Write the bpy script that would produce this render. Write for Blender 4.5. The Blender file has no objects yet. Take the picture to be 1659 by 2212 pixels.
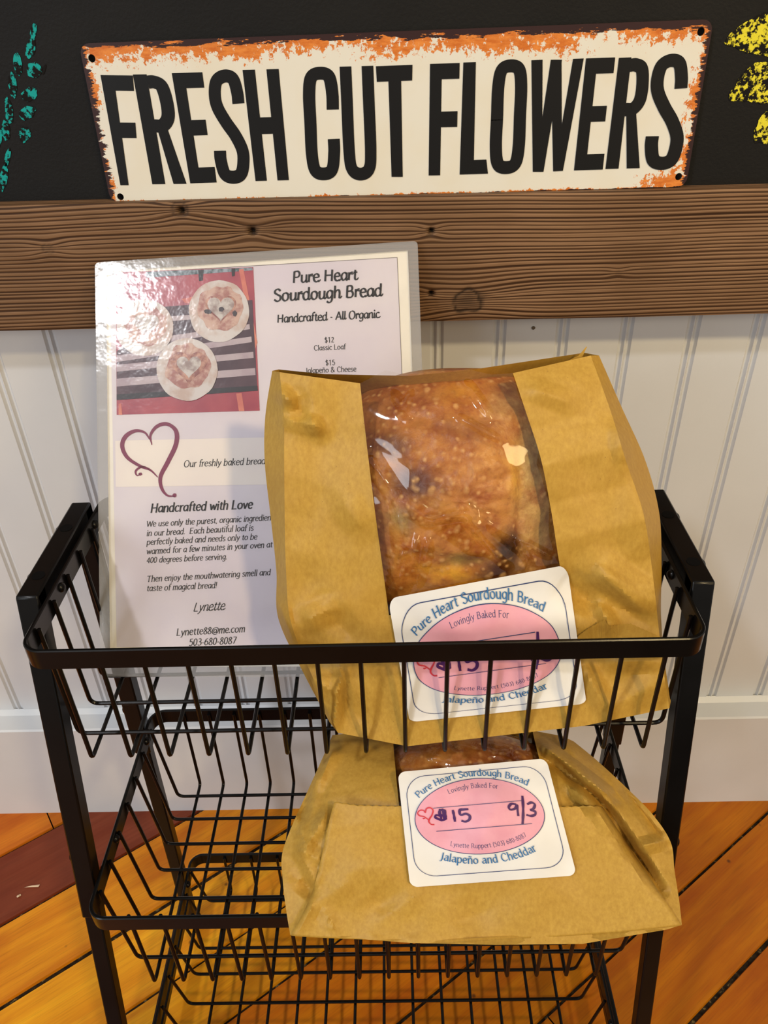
import bpy, bmesh, math, random
from mathutils import Vector, Matrix, noise

# ------------------------------------------------------------------ camera, light, exposure
SC = bpy.context.scene
F, CX, CY = 1690.0, 829.5, 1106.0                 # focal length and centre for the 1659 x 2212 frame
RX = Vector((0.9996, -0.0223, -0.0147))
CAM = Vector((0.0, -0.587, 0.796))
_d = Vector((910 - CX, 3600 - CY, F)).normalized()          # world "down" seen from the camera
_h = Vector((0.99964, -0.0223, -0.0147)); _h = (_h - _h.dot(_d) * _d).normalized()
_Z = -_d; _X = _h; _Y = _Z.cross(_X)
ROT = Matrix((_X, _Y, _Z))                                   # camera (x right, y down, z ahead) -> world
cd = bpy.data.cameras.new('camera'); cam = bpy.data.objects.new('camera', cd)
SC.collection.objects.link(cam); SC.camera = cam
cd.sensor_fit = 'HORIZONTAL'; cd.sensor_width = 36.0; cd.lens = F * 36.0 / 1659.0
cd.clip_start = 0.01; cd.clip_end = 50
cm = Matrix((ROT @ Vector((1, 0, 0)), ROT @ Vector((0, -1, 0)), ROT @ Vector((0, 0, -1)))).transposed().to_4x4()
cm.translation = CAM
cam.matrix_world = cm

SC.view_settings.view_transform = 'Standard'; SC.view_settings.look = 'None'
SC.view_settings.gamma = 1.0; SC.view_settings.use_curve_mapping = False
SC.view_settings.exposure = -0.28

W = bpy.data.worlds.new('world'); SC.world = W; W.use_nodes = True
W.node_tree.nodes['Background'].inputs[0].default_value = (1.0, 0.945, 0.88, 1)
W.node_tree.nodes['Background'].inputs[1].default_value = 0.56

def lamp(name, loc, target, energy, color, size, size_y=None, shape='DISK', spread=math.pi):
    l = bpy.data.lights.new(name, 'AREA'); l.energy = energy; l.color = color; l.size = size
    l.shape = shape if size_y is None else 'RECTANGLE'
    if size_y: l.size_y = size_y
    l.spread = spread
    o = bpy.data.objects.new(name, l); SC.collection.objects.link(o); o.location = loc
    o.rotation_euler = (Vector(target) - Vector(loc)).to_track_quat('-Z', 'Y').to_euler()
    return o
lamp('ceiling_lamp_left', (-1.10, -1.45, 2.45), (-0.1, -0.1, 0.4), 23, (0.97, 0.97, 1.0), 0.16)
lamp('ceiling_lamp_right', (1.15, -2.0, 2.45), (0.30, 0.0, 0.72), 4.4, (1.0, 0.75, 0.38), 0.20, spread=math.radians(55))
lamp('warm_fill_right', (2.4, -2.6, 1.6), (0.3, 0, 0.3), 28, (1.0, 0.72, 0.34), 0.8)  # warm fill added for the right side, standing for unseen lights there
lamp('shop_window', (-2.4, -3.0, 1.5), (-0.3, -0.1, 0.1), 44, (0.86, 0.94, 1.0), 1.2, 1.4)

# ------------------------------------------------------------------ helpers
def srgb(r, g, b, k=1.0):
    f = lambda c: (c / 255 / 12.92) if c / 255 <= 0.04045 else ((c / 255 + 0.055) / 1.055) ** 2.4
    return (f(r) * k, f(g) * k, f(b) * k, 1.0)

def ray(p): return ROT @ Vector((p[0] - CX, p[1] - CY, F))
def at_y(px, py, y):
    r = ray((px, py)); return CAM + r * ((y - CAM.y) / r.y)
def at_z(px, py, z):
    r = ray((px, py)); return CAM + r * ((z - CAM.z) / r.z)
def at_plane(px, py, P, n):
    r = ray((px, py)); return CAM + r * ((P - CAM).dot(n) / r.dot(n))

def set_props(o, label=None, cat=None, group=None, kind=None):
    if label: o['label'] = label
    if cat: o['category'] = cat
    if group: o['group'] = group
    if kind: o['kind'] = kind
    return o
def empty(name, loc, label, cat, group=None):
    o = bpy.data.objects.new(name, None); SC.collection.objects.link(o); o.location = loc
    o.empty_display_size = 0.02
    return set_props(o, label, cat, group)
def attach(o, parent):
    if parent is not None:
        o.parent = parent
        m = Matrix.Translation(parent.location) if parent.parent is None else Matrix.Translation(parent.parent.location + parent.location) if parent.type == 'EMPTY' else None
        # all meshes carry world coordinates: cancel the root empty's offset once, at the first level
        root = parent
        while root.parent is not None: root = root.parent
        if parent is root: o.location = -root.location
    return o
def mesh_obj(name, verts, faces, mat, parent=None, smooth=True, sharp=None, mats=None, fmat=None, cols=None, floats=None):
    me = bpy.data.meshes.new(name); me.from_pydata([tuple(v) for v in verts], [], faces)
    for m in (mats or [mat]): me.materials.append(m)
    if fmat: me.polygons.foreach_set('material_index', fmat)
    me.polygons.foreach_set('use_smooth', [smooth] * len(me.polygons))
    if cols:
        for nm, data in cols.items():
            a = me.color_attributes.new(nm, 'FLOAT_COLOR', 'POINT')
            flat = [c for v in data for c in (v[0], v[1], v[2], 1.0)]
            a.data.foreach_set('color', flat)
    if floats:
        for nm, data in floats.items():
            a = me.attributes.new(nm, 'FLOAT', 'POINT'); a.data.foreach_set('value', data)
    me.update()
    if smooth and sharp is not None: me.set_sharp_from_angle(angle=math.radians(sharp))
    o = bpy.data.objects.new(name, me); SC.collection.objects.link(o)
    return attach(o, parent)

class MB:
    def __init__(s): s.v = []; s.f = []
    def add(s, vs, fs):
        n = len(s.v); s.v += [Vector(v) for v in vs]; s.f += [tuple(i + n for i in f) for f in fs]
    def box(s, a, b):
        (x0, y0, z0), (x1, y1, z1) = a, b
        s.add([(x0, y0, z0), (x1, y0, z0), (x1, y1, z0), (x0, y1, z0), (x0, y0, z1), (x1, y0, z1), (x1, y1, z1), (x0, y1, z1)],
              [(0, 3, 2, 1), (4, 5, 6, 7), (0, 1, 5, 4), (1, 2, 6, 5), (2, 3, 7, 6), (3, 0, 4, 7)])
    def tube(s, pts, r, n=8, cap=True):
        pts = [Vector(p) for p in pts]; up = Vector((0.31, 0.22, 0.92)); rings = []
        for i, p in enumerate(pts):
            t = (pts[min(i + 1, len(pts) - 1)] - pts[max(i - 1, 0)]).normalized()
            if i == 0:
                a = t.cross(up).normalized()
            else:
                a = (a - a.dot(t) * t).normalized()
            b = t.cross(a)
            rings.append([p + (a * math.cos(2 * math.pi * k / n) + b * math.sin(2 * math.pi * k / n)) * r for k in range(n)])
        vs = [v for rg in rings for v in rg]; fs = []
        for i in range(len(rings) - 1):
            for k in range(n):
                fs.append((i * n + k, i * n + (k + 1) % n, (i + 1) * n + (k + 1) % n, (i + 1) * n + k))
        if cap:
            fs.append(tuple(range(n - 1, -1, -1))); m = (len(rings) - 1) * n; fs.append(tuple(m + k for k in range(n)))
        s.add(vs, fs)
    def build(s, name, mat, parent=None, smooth=True, sharp=40): return mesh_obj(name, s.v, s.f, mat, parent, smooth, sharp)

def rounded_path(pts, r, n=5):
    pts = [Vector(p) for p in pts]; out = [pts[0]]
    for i in range(1, len(pts) - 1):
        a, b, c = pts[i - 1], pts[i], pts[i + 1]
        d1 = (a - b); d2 = (c - b); rr = min(r, d1.length * 0.45, d2.length * 0.45)
        p0 = b + d1.normalized() * rr; p1 = b + d2.normalized() * rr
        for k in range(n + 1):
            t = k / n; out.append(p0 * (1 - t) ** 2 + b * 2 * t * (1 - t) + p1 * t * t)
    out.append(pts[-1]); return out
def catmull(pts, n=6, closed=False):
    P = [Vector(p) for p in pts]
    if len(P) < 3 and not closed: return [P[0].lerp(P[-1], k / n) for k in range(n + 1)]
    out = []; m = len(P)
    for i in range(m if closed else m - 1):
        p0 = P[(i - 1) % m] if (closed or i > 0) else P[0] * 2 - P[1]
        p1 = P[i]; p2 = P[(i + 1) % m]
        p3 = P[(i + 2) % m] if (closed or i + 2 < m) else P[-1] * 2 - P[-2]
        for k in range(n):
            t = k / n
            out.append(0.5 * ((2 * p1) + (p2 - p0) * t + (2 * p0 - 5 * p1 + 4 * p2 - p3) * t * t + (3 * p1 - p0 - 3 * p2 + p3) * t ** 3))
    if not closed: out.append(P[-1])
    return out
def smooth01(x): x = max(0.0, min(1.0, x)); return x * x * (3 - 2 * x)
def fbm(x, y, z=0.0, o=4): return noise.fractal(Vector((x, y, z)), 1.0, 2.0, o, noise_basis='PERLIN_ORIGINAL')

# ------------------------------------------------------------------ material helpers
class NT:
    def __init__(s, name):
        s.m = bpy.data.materials.new(name); s.m.use_nodes = True; s.t = s.m.node_tree; s.p = s.t.nodes['Principled BSDF']
        s.out = s.t.nodes['Material Output']
    def n(s, typ, **kw):
        nd = s.t.nodes.new(typ)
        for k, v in kw.items(): setattr(nd, k, v)
        return nd
    def put(s, sock, v):
        if v is None: return
        if hasattr(v, 'links') or isinstance(v, bpy.types.NodeSocket): s.t.links.new(v, sock)
        elif isinstance(v, (tuple, list)) and len(v) == 3 and sock.type == 'RGBA': sock.default_value = (*v, 1)
        else: sock.default_value = v
    def coord(s, kind='Object'): return s.n('ShaderNodeTexCoord').outputs[kind]
    def mapping(s, vec, scale=(1, 1, 1), rot=(0, 0, 0), loc=(0, 0, 0)):
        nd = s.n('ShaderNodeMapping'); s.put(nd.inputs['Vector'], vec); nd.inputs['Scale'].default_value = scale
        nd.inputs['Rotation'].default_value = rot; nd.inputs['Location'].default_value = loc; return nd.outputs[0]
    def noise(s, vec, scale, detail=4, rough=0.55, dist=0.0):
        nd = s.n('ShaderNodeTexNoise'); s.put(nd.inputs['Vector'], vec); nd.inputs['Scale'].default_value = scale
        nd.inputs['Detail'].default_value = detail; nd.inputs['Roughness'].default_value = rough; nd.inputs['Distortion'].default_value = dist
        return nd.outputs['Fac']
    def voronoi(s, vec, scale, feature='F1', out='Distance', rand=1.0):
        nd = s.n('ShaderNodeTexVoronoi', feature=feature); s.put(nd.inputs['Vector'], vec); nd.inputs['Scale'].default_value = scale
        nd.inputs['Randomness'].default_value = rand
        return nd.outputs[out]
    def math(s, op, a, b=None, c=None, clamp=False):
        nd = s.n('ShaderNodeMath', operation=op); nd.use_clamp = clamp
        for i, v in enumerate((a, b, c)): s.put(nd.inputs[i], v)
        return nd.outputs[0]
    def ramp(s, fac, stops, interp='LINEAR'):
        nd = s.n('ShaderNodeValToRGB'); s.put(nd.inputs[0], fac); cr = nd.color_ramp; cr.interpolation = interp
        while len(cr.elements) < len(stops): cr.elements.new(0.5)
        for e, (p, c) in zip(cr.elements, stops):
            e.position = p; e.color = c if isinstance(c, (tuple, list)) else (c, c, c, 1)
        return nd.outputs[0]
    def mix(s, fac, a, b, mode='MIX'):
        nd = s.n('ShaderNodeMix', data_type='RGBA', blend_type=mode); s.put(nd.inputs[0], fac); s.put(nd.inputs[6], a); s.put(nd.inputs[7], b)
        return nd.outputs[2]
    def attr(s, name, out='Color'):
        nd = s.n('ShaderNodeAttribute', attribute_name=name); return nd.outputs[out]
    def sep(s, vec):
        nd = s.n('ShaderNodeSeparateXYZ'); s.put(nd.inputs[0], vec); return nd.outputs
    def comb(s, x, y, z):
        nd = s.n('ShaderNodeCombineXYZ')
        for i, v in enumerate((x, y, z)): s.put(nd.inputs[i], v)
        return nd.outputs[0]
    def bump(s, h, strength=0.3, dist=0.001):
        nd = s.n('ShaderNodeBump'); nd.inputs['Strength'].default_value = strength; nd.inputs['Distance'].default_value = dist
        s.put(nd.inputs['Height'], h); s.t.links.new(nd.outputs[0], s.p.inputs['Normal']); return nd.outputs[0]
    def set(s, color=None, rough=None, spec=None, metal=None, coat=None, coat_rough=None):
        if color is not None: s.put(s.p.inputs['Base Color'], color)
        if rough is not None: s.put(s.p.inputs['Roughness'], rough)
        if spec is not None: s.put(s.p.inputs['Specular IOR Level'], spec)
        if metal is not None: s.put(s.p.inputs['Metallic'], metal)
        if coat is not None: s.put(s.p.inputs['Coat Weight'], coat)
        if coat_rough is not None: s.put(s.p.inputs['Coat Roughness'], coat_rough)
        return s.m

def m_plain(name, col, rough=0.5, spec=0.4, var=0.06, scale=60, metal=0.0):
    t = NT(name); v = t.noise(t.coord(), scale, 3)
    c = t.mix(v, tuple(x * (1 - var) for x in col[:3]) + (1,), tuple(min(1, x * (1 + var)) for x in col[:3]) + (1,))
    return t.set(c, rough, spec, metal)

def m_wall():
    t = NT('white_painted_beadboard'); co = t.coord()
    v = t.noise(co, 9, 5)
    t.bump(t.noise(co, 220, 3), 0.08, 0.001)
    return t.set(t.ramp(v, [(0.3, srgb(203, 206, 210)), (0.7, srgb(210, 213, 217))]), 0.38, 0.4)
def m_black_metal():
    t = NT('black_enamelled_metal'); co = t.coord()
    t.bump(t.noise(co, 900, 2), 0.04, 0.0005)
    return t.set(t.ramp(t.noise(co, 40, 3), [(0.3, srgb(9, 8, 8)), (0.7, srgb(13, 12, 12))]), 0.25, 0.22)
def m_beam():
    t = NT('weathered_fir_beam'); co = t.coord(); xyz = t.sep(co)
    g = t.attr('grain', 'Fac'); kn = t.attr('knot', 'Fac')
    wob = t.noise(t.mapping(co, (9, 9, 30)), 1.0, 3)
    gg = t.math('ADD', t.math('MULTIPLY', g, 640.0), t.math('MULTIPLY', wob, 1.0))
    wide = t.noise(t.comb(t.math('MULTIPLY', xyz[0], 2.0), 0.0, t.math('MULTIPLY', g, 210.0)), 1.0, 2)
    ph = t.math('ADD', t.math('MULTIPLY', g, 2250.0), t.math('ADD', t.math('MULTIPLY', wide, 9.0), t.math('MULTIPLY', wob, 2.2)))
    sn = t.math('MULTIPLY_ADD', t.math('SINE', ph), 0.5, 0.5)
    lines = t.math('ADD', t.math('MULTIPLY', sn, 0.55), t.math('MULTIPLY', t.noise(t.comb(t.math('MULTIPLY', xyz[0], 2.2), 0.0, gg), 1.0, 2, 0.5), 0.45))
    fine = t.noise(t.comb(t.math('MULTIPLY', xyz[0], 26.0), xyz[1], t.math('MULTIPLY', g, 1700.0)), 1.0, 2)
    blot = t.noise(co, 7, 4)
    c = t.ramp(lines, [(0.22, srgb(50, 29, 14)), (0.38, srgb(92, 64, 40)), (0.56, srgb(144, 112, 84)), (0.80, srgb(132, 100, 72))])
    c = t.mix(t.math('MULTIPLY', t.math('SUBTRACT', fine, 0.45, None, True), 1.2), c, srgb(64, 44, 26))
    c = t.mix(t.ramp(blot, [(0.38, 0.0), (0.75, 0.55)]), c, srgb(72, 48, 26))
    c = t.mix(kn, c, srgb(30, 20, 12))
    t.bump(t.math('SUBTRACT', lines, t.math('MULTIPLY', kn, 0.8)), 0.45, 0.0010)
    return t.set(c, 0.62, 0.2)
def m_chalkboard():
    t = NT('black_chalkboard_paint'); co = t.coord()
    t.bump(t.noise(co, 420, 3), 0.22, 0.001)
    v = t.noise(co, 14, 5)
    return t.set(t.ramp(v, [(0.35, srgb(14, 13, 13)), (0.7, srgb(20, 19, 18))]), 0.62, 0.22)
def m_chalk(name, col, thr):
    t = NT(name); co = t.coord()
    v = t.noise(t.mapping(co, (1, 1, 1)), 260, 3, 0.7)
    w = t.noise(co, 70, 3)
    k = t.math('ADD', t.math('MULTIPLY', v, 0.65), t.math('MULTIPLY', w, 0.35))
    c = t.ramp(k, [(thr - 0.02, srgb(24, 22, 22)), (thr + 0.03, col)])
    return t.set(c, 0.8, 0.1)
def m_floor():
    t = NT('old_varnished_fir_planks'); co = t.coord(); a = math.radians(36)
    r = t.mapping(co, (1, 1, 1), (0, 0, -a)); xyz = t.sep(r)
    tint = t.attr('tint')
    k = t.attr('offset', 'Fac')
    vec = t.comb(t.math('ADD', t.math('MULTIPLY', xyz[0], 4.0), k), t.math('MULTIPLY', xyz[1], 60.0), k)
    grain = t.noise(vec, 1.0, 5, 0.6, 0.6)
    fine = t.noise(t.comb(t.math('MULTIPLY', xyz[0], 30.0), t.math('MULTIPLY', xyz[1], 700.0), k), 1.0, 2)
    blot = t.noise(t.comb(t.math('MULTIPLY', xyz[0], 9.0), t.math('MULTIPLY', xyz[1], 22.0), k), 1.0, 4)
    c = t.mix(t.ramp(grain, [(0.35, 0.0), (0.72, 1.0)]), t.mix(1.0, tint, srgb(226, 200, 165), 'MULTIPLY'), tint)
    c = t.mix(t.ramp(blot, [(0.50, 0.0), (0.72, 0.65)]), c, t.mix(1.0, tint, srgb(196, 148, 120), 'MULTIPLY'))
    c = t.mix(t.ramp(fine, [(0.5, 0.0), (0.8, 0.25)]), c, srgb(70, 36, 14))
    sp = t.voronoi(co, 26, 'F1')
    c = t.mix(t.ramp(sp, [(0.03, 0.75), (0.075, 0.0)]), c, srgb(60, 34, 18))
    t.bump(grain, 0.12, 0.001)
    return t.set(c, t.ramp(blot, [(0.3, 0.34), (0.7, 0.46)]), 0.28)
def m_gap():
    t = NT('dusty_floor_gap'); co = t.coord()
    v = t.noise(co, 150, 3)
    return t.set(t.ramp(v, [(0.4, srgb(30, 22, 14)), (0.6, srgb(52, 42, 28)), (0.68, srgb(120, 104, 66))]), 0.8, 0.1)
def m_kraft():
    t = NT('brown_kraft_paper'); co = t.coord()
    fib = t.noise(t.mapping(co, (1, 1, 0.5)), 380, 4, 0.7)
    big = t.noise(co, 18, 3)
    sp = t.voronoi(co, 130, 'F1')
    c = t.ramp(fib, [(0.3, srgb(173, 133, 52)), (0.7, srgb(194, 155, 67))])
    c = t.mix(t.ramp(big, [(0.35, 0.0), (0.7, 0.35)]), c, srgb(176, 132, 48))
    c = t.mix(t.ramp(sp, [(0.02, 0.6), (0.05, 0.0)]), c, srgb(120, 80, 40))
    t.bump(fib, 0.12, 0.0005)
    m = t.set(c, 0.50, 0.35)
    return m
def m_film():
    t = NT('clear_cellophane_window'); t.t.nodes.remove(t.p)
    tr = t.n('ShaderNodeBsdfTransparent'); tr.inputs[0].default_value = (0.97, 0.955, 0.93, 1)
    gl = t.n('ShaderNodeBsdfGlossy'); gl.inputs['Roughness'].default_value = 0.05; gl.inputs[0].default_value = (1, 1, 1, 1)
    fr = t.n('ShaderNodeFresnel'); fr.inputs[0].default_value = 1.6
    f = t.math('MINIMUM', t.math('MULTIPLY', fr.outputs[0], 0.75), 0.30)
    mx = t.n('ShaderNodeMixShader'); t.put(mx.inputs[0], f); t.t.links.new(tr.outputs[0], mx.inputs[1]); t.t.links.new(gl.outputs[0], mx.inputs[2])
    t.t.links.new(mx.outputs[0], t.out.inputs[0]); return t.m
def m_laminate(name, milk):
    t = NT(name); t.t.nodes.remove(t.p); co = t.coord()
    tr = t.n('ShaderNodeBsdfTransparent'); tr.inputs[0].default_value = (0.97, 0.97, 0.97, 1)
    df = t.n('ShaderNodeBsdfDiffuse'); df.inputs[0].default_value = srgb(190, 188, 188)
    gl = t.n('ShaderNodeBsdfGlossy'); gl.inputs['Roughness'].default_value = 0.13
    bp = t.n('ShaderNodeBump'); bp.inputs['Strength'].default_value = 0.32; bp.inputs['Distance'].default_value = 0.002
    h = t.math('ADD', t.math('MULTIPLY', t.noise(co, 30, 4, 0.6), 1.0), t.math('MULTIPLY', t.noise(co, 380, 2), 0.03)); t.put(bp.inputs['Height'], h)
    t.t.links.new(bp.outputs[0], gl.inputs['Normal'])
    m1 = t.n('ShaderNodeMixShader'); m1.inputs[0].default_value = milk; t.t.links.new(tr.outputs[0], m1.inputs[1]); t.t.links.new(df.outputs[0], m1.inputs[2])
    fr = t.n('ShaderNodeFresnel'); fr.inputs[0].default_value = 1.45; t.t.links.new(bp.outputs[0], fr.inputs['Normal'])
    m2 = t.n('ShaderNodeMixShader'); t.put(m2.inputs[0], t.math('MULTIPLY', fr.outputs[0], 0.75)); t.t.links.new(m1.outputs[0], m2.inputs[1]); t.t.links.new(gl.outputs[0], m2.inputs[2])
    t.t.links.new(m2.outputs[0], t.out.inputs[0]); return t.m
def m_print(name, col, rough=0.6, scale=30, col2=None, lo=0.4, hi=0.65, coat=0.0):
    t = NT(name); co = t.coord(); v = t.noise(co, scale, 4)
    c2 = col2 or tuple(min(1, x * 0.93) for x in col[:3]) + (1,)
    return t.set(t.ramp(v, [(lo, col), (hi, c2)]), rough, 0.4, None, coat, 0.1)
def m_loaf():
    t = NT('golden_cheese_bread_crust'); co = t.coord()
    base = t.attr('crust')
    bl = t.voronoi(t.mapping(co, (1, 1, 1)), 210, 'SMOOTH_F1'); n1 = t.noise(co, 60, 5, 0.65); n2 = t.noise(co, 300, 3)
    c = t.mix(t.ramp(n1, [(0.40, 0.0), (0.66, 0.75)]), base, t.mix(1.0, base, srgb(184, 112, 60), 'MULTIPLY'))
    c = t.mix(t.math('MULTIPLY', t.ramp(bl, [(0.10, 0.75), (0.34, 0.0)]), t.ramp(n1, [(0.36, 0.0), (0.6, 1.0)])), c, srgb(226, 176, 108))
    c = t.mix(t.ramp(n2, [(0.55, 0.0), (0.75, 0.35)]), c, srgb(120, 62, 18))
    h = t.math('ADD', t.math('MULTIPLY', n1, 1.0), t.math('MULTIPLY', bl, -0.5))
    t.bump(h, 0.6, 0.002)
    return t.set(c, 0.42, 0.45)
def m_sign():
    t = NT('rusted_cream_enamel_sign'); co = t.coord(); x, y, z = t.sep(co)
    HX, HZ = 0.2035, 0.0495
    dl = t.math('ADD', x, HX); dr = t.math('SUBTRACT', HX, x); dt = t.math('SUBTRACT', HZ, z); db = t.math('ADD', z, HZ)
    mn = lambda a, b: t.math('MINIMUM', a, b)
    mul = lambda a, k: t.math('MULTIPLY', a, k)
    dc = t.math('SQRT', t.math('ADD', t.math('POWER', mul(dr, 0.5), 2.0), t.math('POWER', db, 2.0)))      # worst corner
    dc2 = t.math('SQRT', t.math('ADD', t.math('POWER', mul(dl, 0.6), 2.0), t.math('POWER', dt, 2.0)))
    n = t.noise(t.mapping(co, (60, 1, 300)), 1.0, 5, 0.7); n2 = t.noise(t.mapping(co, (210, 1, 190)), 1.0, 5, 0.75)
    n3 = t.noise(t.mapping(co, (24, 1, 40)), 1.0, 2, 0.5); nv = t.noise(t.mapping(co, (90, 1, 300)), 1.0, 4, 0.7)
    ed = mn(mn(mul(dt, 1 / 0.0040), mul(db, 1 / 0.0012)), mn(mul(dl, 1 / 0.0052), mul(dr, 1 / 0.0042)))
    eo = mn(mn(mul(dt, 1 / 0.0125), mul(db, 1 / 0.0022)), mn(mul(dl, 1 / 0.0072), mul(dr, 1 / 0.0095)))
    eo = mn(eo, mn(mul(dc, 1 / 0.0200), mul(dc2, 1 / 0.0135)))
    k = t.math('ADD', eo, t.math('ADD', mul(t.math('SUBTRACT', n2, 0.5), 4.6), mul(t.math('SUBTRACT', n3, 0.5), 2.6)))
    k2 = t.math('ADD', ed, mul(t.math('SUBTRACT', n, 0.5), 4.2))
    cream = t.mix(t.ramp(t.noise(co, 22, 3), [(0.45, 0.0), (0.75, 0.4)]), srgb(217, 214, 203), srgb(212, 200, 172))
    org = t.ramp(nv, [(0.38, srgb(192, 100, 26)), (0.62, srgb(218, 132, 54))])
    c = t.mix(t.ramp(k, [(0.66, 1.0), (0.74, 0.0)]), cream, org)
    c = t.mix(t.ramp(k2, [(0.90, 1.0), (0.98, 0.0)]), c, srgb(46, 20, 18))
    return t.set(c, 0.32, 0.45)

WALL = m_wall(); METAL = m_black_metal(); KRAFT = m_kraft(); FILM = m_film(); LAM = m_laminate('clear_laminating_film', 0.02); LAMEDGE = m_laminate('milky_sealed_edge', 0.34)
DARKHOLE = m_plain('dark_hole', srgb(8, 7, 7), 0.7, 0.1)
INK = m_plain('black_print', srgb(38, 38, 42), 0.5, 0.3)
SIGNINK = m_plain('black_sign_paint', srgb(11, 10, 10), 0.4, 0.3)

# ------------------------------------------------------------------ pen lettering
GL = {
 'a': (42, 's 36 36 24 45 11 38 6 21 13 4 24 3 36 18|l 36 45 36 8|s 36 8 38 1 43 2'),
 'A2': (41, 's 8 37 20 45 31 40 33 30|l 33 30 33 8|s 33 8 36 0 41 3|s 33 27 14 23 6 12 13 1 24 3 33 12'),
 'b': (44, 'l 8 70 8 0|s 8 32 20 45 34 40 38 22 32 4 20 0 8 8'),
 'c': (38, 's 34 38 24 45 11 39 6 22 12 5 24 0 35 7'),
 'd': (45, 'l 36 70 36 0|s 36 36 24 45 11 39 6 22 12 4 24 0 36 11'),
 'e': (40, 's 7 24 21 25 34 27 32 40 20 46 9 38 6 21 13 4 26 0 36 8'),
 'f': (28, 's 33 66 26 71 17 66 14 52|l 14 52 14 0|l 4 44 28 44'),
 'g': (42, 's 36 36 24 45 11 38 6 22 13 5 24 4 36 18|s 36 45 36 10 35 -8 28 -20 16 -21 7 -15'),
 'h': (43, 'l 8 70 8 0|s 8 30 19 44 31 43 35 30|l 35 30 35 0'),
 'i': (18, 'l 9 45 9 0|d 9 61'),
 'j': (20, 's 11 45 11 20 11 -4 7 -16 -3 -20|d 11 61'),
 'k': (40, 'l 8 70 8 0|l 33 45 10 22|l 16 27 36 0'),
 'l': (18, 'l 9 70 9 0'),
 'm': (61, 'l 8 45 8 0|s 8 30 18 44 27 43 30 30|l 30 30 30 0|s 30 30 41 44 50 43 53 30|l 53 30 53 0'),
 'n': (43, 'l 8 45 8 0|s 8 30 19 44 31 43 35 30|l 35 30 35 0'),
 'o': (44, 's 22 45 10 38 6 22 10 7 22 0 34 7 38 22 34 38 22 45'),
 'p': (44, 'l 8 45 8 -22|s 8 32 20 45 34 40 38 22 32 4 20 0 8 8'),
 'r': (29, 'l 8 45 8 0|s 8 28 15 41 22 45 29 42'),
 's': (36, 's 30 38 20 45 9 40 10 29 20 23 30 16 30 5 18 0 6 7'),
 't': (29, 's 14 58 14 30 14 10 19 1 29 4|l 4 44 27 44'),
 'u': (43, 's 8 45 8 26 9 8 17 1 27 4 35 16|l 35 45 35 0'),
 'v': (38, 'l 4 45 19 0 34 45'),
 'w': (56, 'l 4 45 16 0 28 40 40 0 52 45'),
 'x': (38, 'l 5 45 34 0|l 34 45 5 0'),
 'y': (38, 'l 5 45 20 3|s 35 45 27 20 17 -5 10 -17 2 -20'),
 'z': (36, 'l 6 44 32 44 6 1 34 1'),
 'A': (54, 'l 3 0 27 66 51 0|l 11 22 43 22'),
 'B': (50, 'l 10 66 10 0|s 10 65 30 65 38 52 32 38 12 35|s 12 35 34 35 43 19 35 2 10 1'),
 'C': (54, 's 49 54 34 67 16 60 6 34 14 8 32 -1 50 10'),
 'E': (48, 'l 10 66 10 0|l 10 65 42 65|l 10 34 36 34|l 10 1 44 1'),
 'F': (46, 'l 10 66 10 0|l 10 65 42 65|l 10 34 36 34'),
 'H': (58, 'l 10 66 10 0|l 48 66 48 0|l 10 34 48 34'),
 'J': (28, 's 18 66 18 30 17 4 12 -10 1 -13'),
 'L': (45, 'l 10 66 10 0|l 10 1 42 1'),
 'O': (60, 's 30 67 13 58 6 33 13 8 30 -1 47 8 54 33 47 58 30 67'),
 'P': (47, 'l 10 66 10 0|s 10 65 32 65 41 50 33 33 10 31'),
 'R': (52, 'l 10 66 10 0|s 10 65 32 65 41 50 33 34 10 32|l 24 32 49 0'),
 'S': (48, 's 41 56 27 67 12 60 11 46 26 36 41 26 41 8 26 -1 8 9'),
 'T': (54, 'l 4 65 50 65|l 27 66 27 0'),
 'W': (70, 'l 2 66 18 0 35 60 52 0 68 66'),
 '0': (41, 's 20 64 9 54 6 32 9 10 20 -1 31 10 35 32 32 54 20 64'),
 '1': (41, 'l 10 54 22 64|l 22 64 22 0'),
 '2': (41, 's 8 52 20 64 33 54 27 34 6 1|l 6 1 36 1'),
 '3': (41, 's 8 58 22 64 32 52 27 38 16 34|s 16 34 34 28 34 8 20 -1 6 6'),
 '4': (41, 'l 28 0 28 64 4 18 38 18'),
 '5': (41, 'l 34 63 12 63 10 36|s 10 36 25 40 35 24 30 5 18 -1 6 6'),
 '6': (41, 's 32 61 17 54 7 30 10 6 22 -1 34 10 33 28 22 38 8 27'),
 '7': (41, 'l 6 63 36 63 16 0'),
 '8': (41, 's 21 35 9 48 20 64 32 50 21 35 8 20 10 4 21 -1 33 4 35 18 21 35'),
 '9': (41, 's 8 3 24 10 34 34 31 58 19 64 7 53 8 36 20 26 32 36'),
 '$': (41, 's 33 53 20 60 9 54 9 42 21 33 33 24 33 10 20 2 7 10|l 20 70 20 -8'),
 '.': (16, 'd 8 3'), ',': (16, 's 9 4 10 -2 5 -9'), '-': (24, 'l 4 22 20 22'), '!': (18, 'l 9 68 9 18|d 9 3'),
 '(': (22, 's 17 70 8 50 8 14 17 -12'), ')': (22, 's 5 70 14 50 14 14 5 -12'),
 '&': (56, 's 50 0 32 24 15 46 14 60 24 67 33 56 22 40 8 22 8 6 20 -1 36 8 46 32'),
 '@': (70, 's 46 34 36 42 24 34 22 18 32 8 44 16 48 36|s 48 36 47 14 56 8 65 26 58 50 36 58 14 46 6 22 18 -2 42 -8 58 -2'),
 ' ': (24, ''),
}
GL['\u00f1'] = (43, GL['n'][1] + '|s 9 57 16 62 26 57 34 62')

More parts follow.
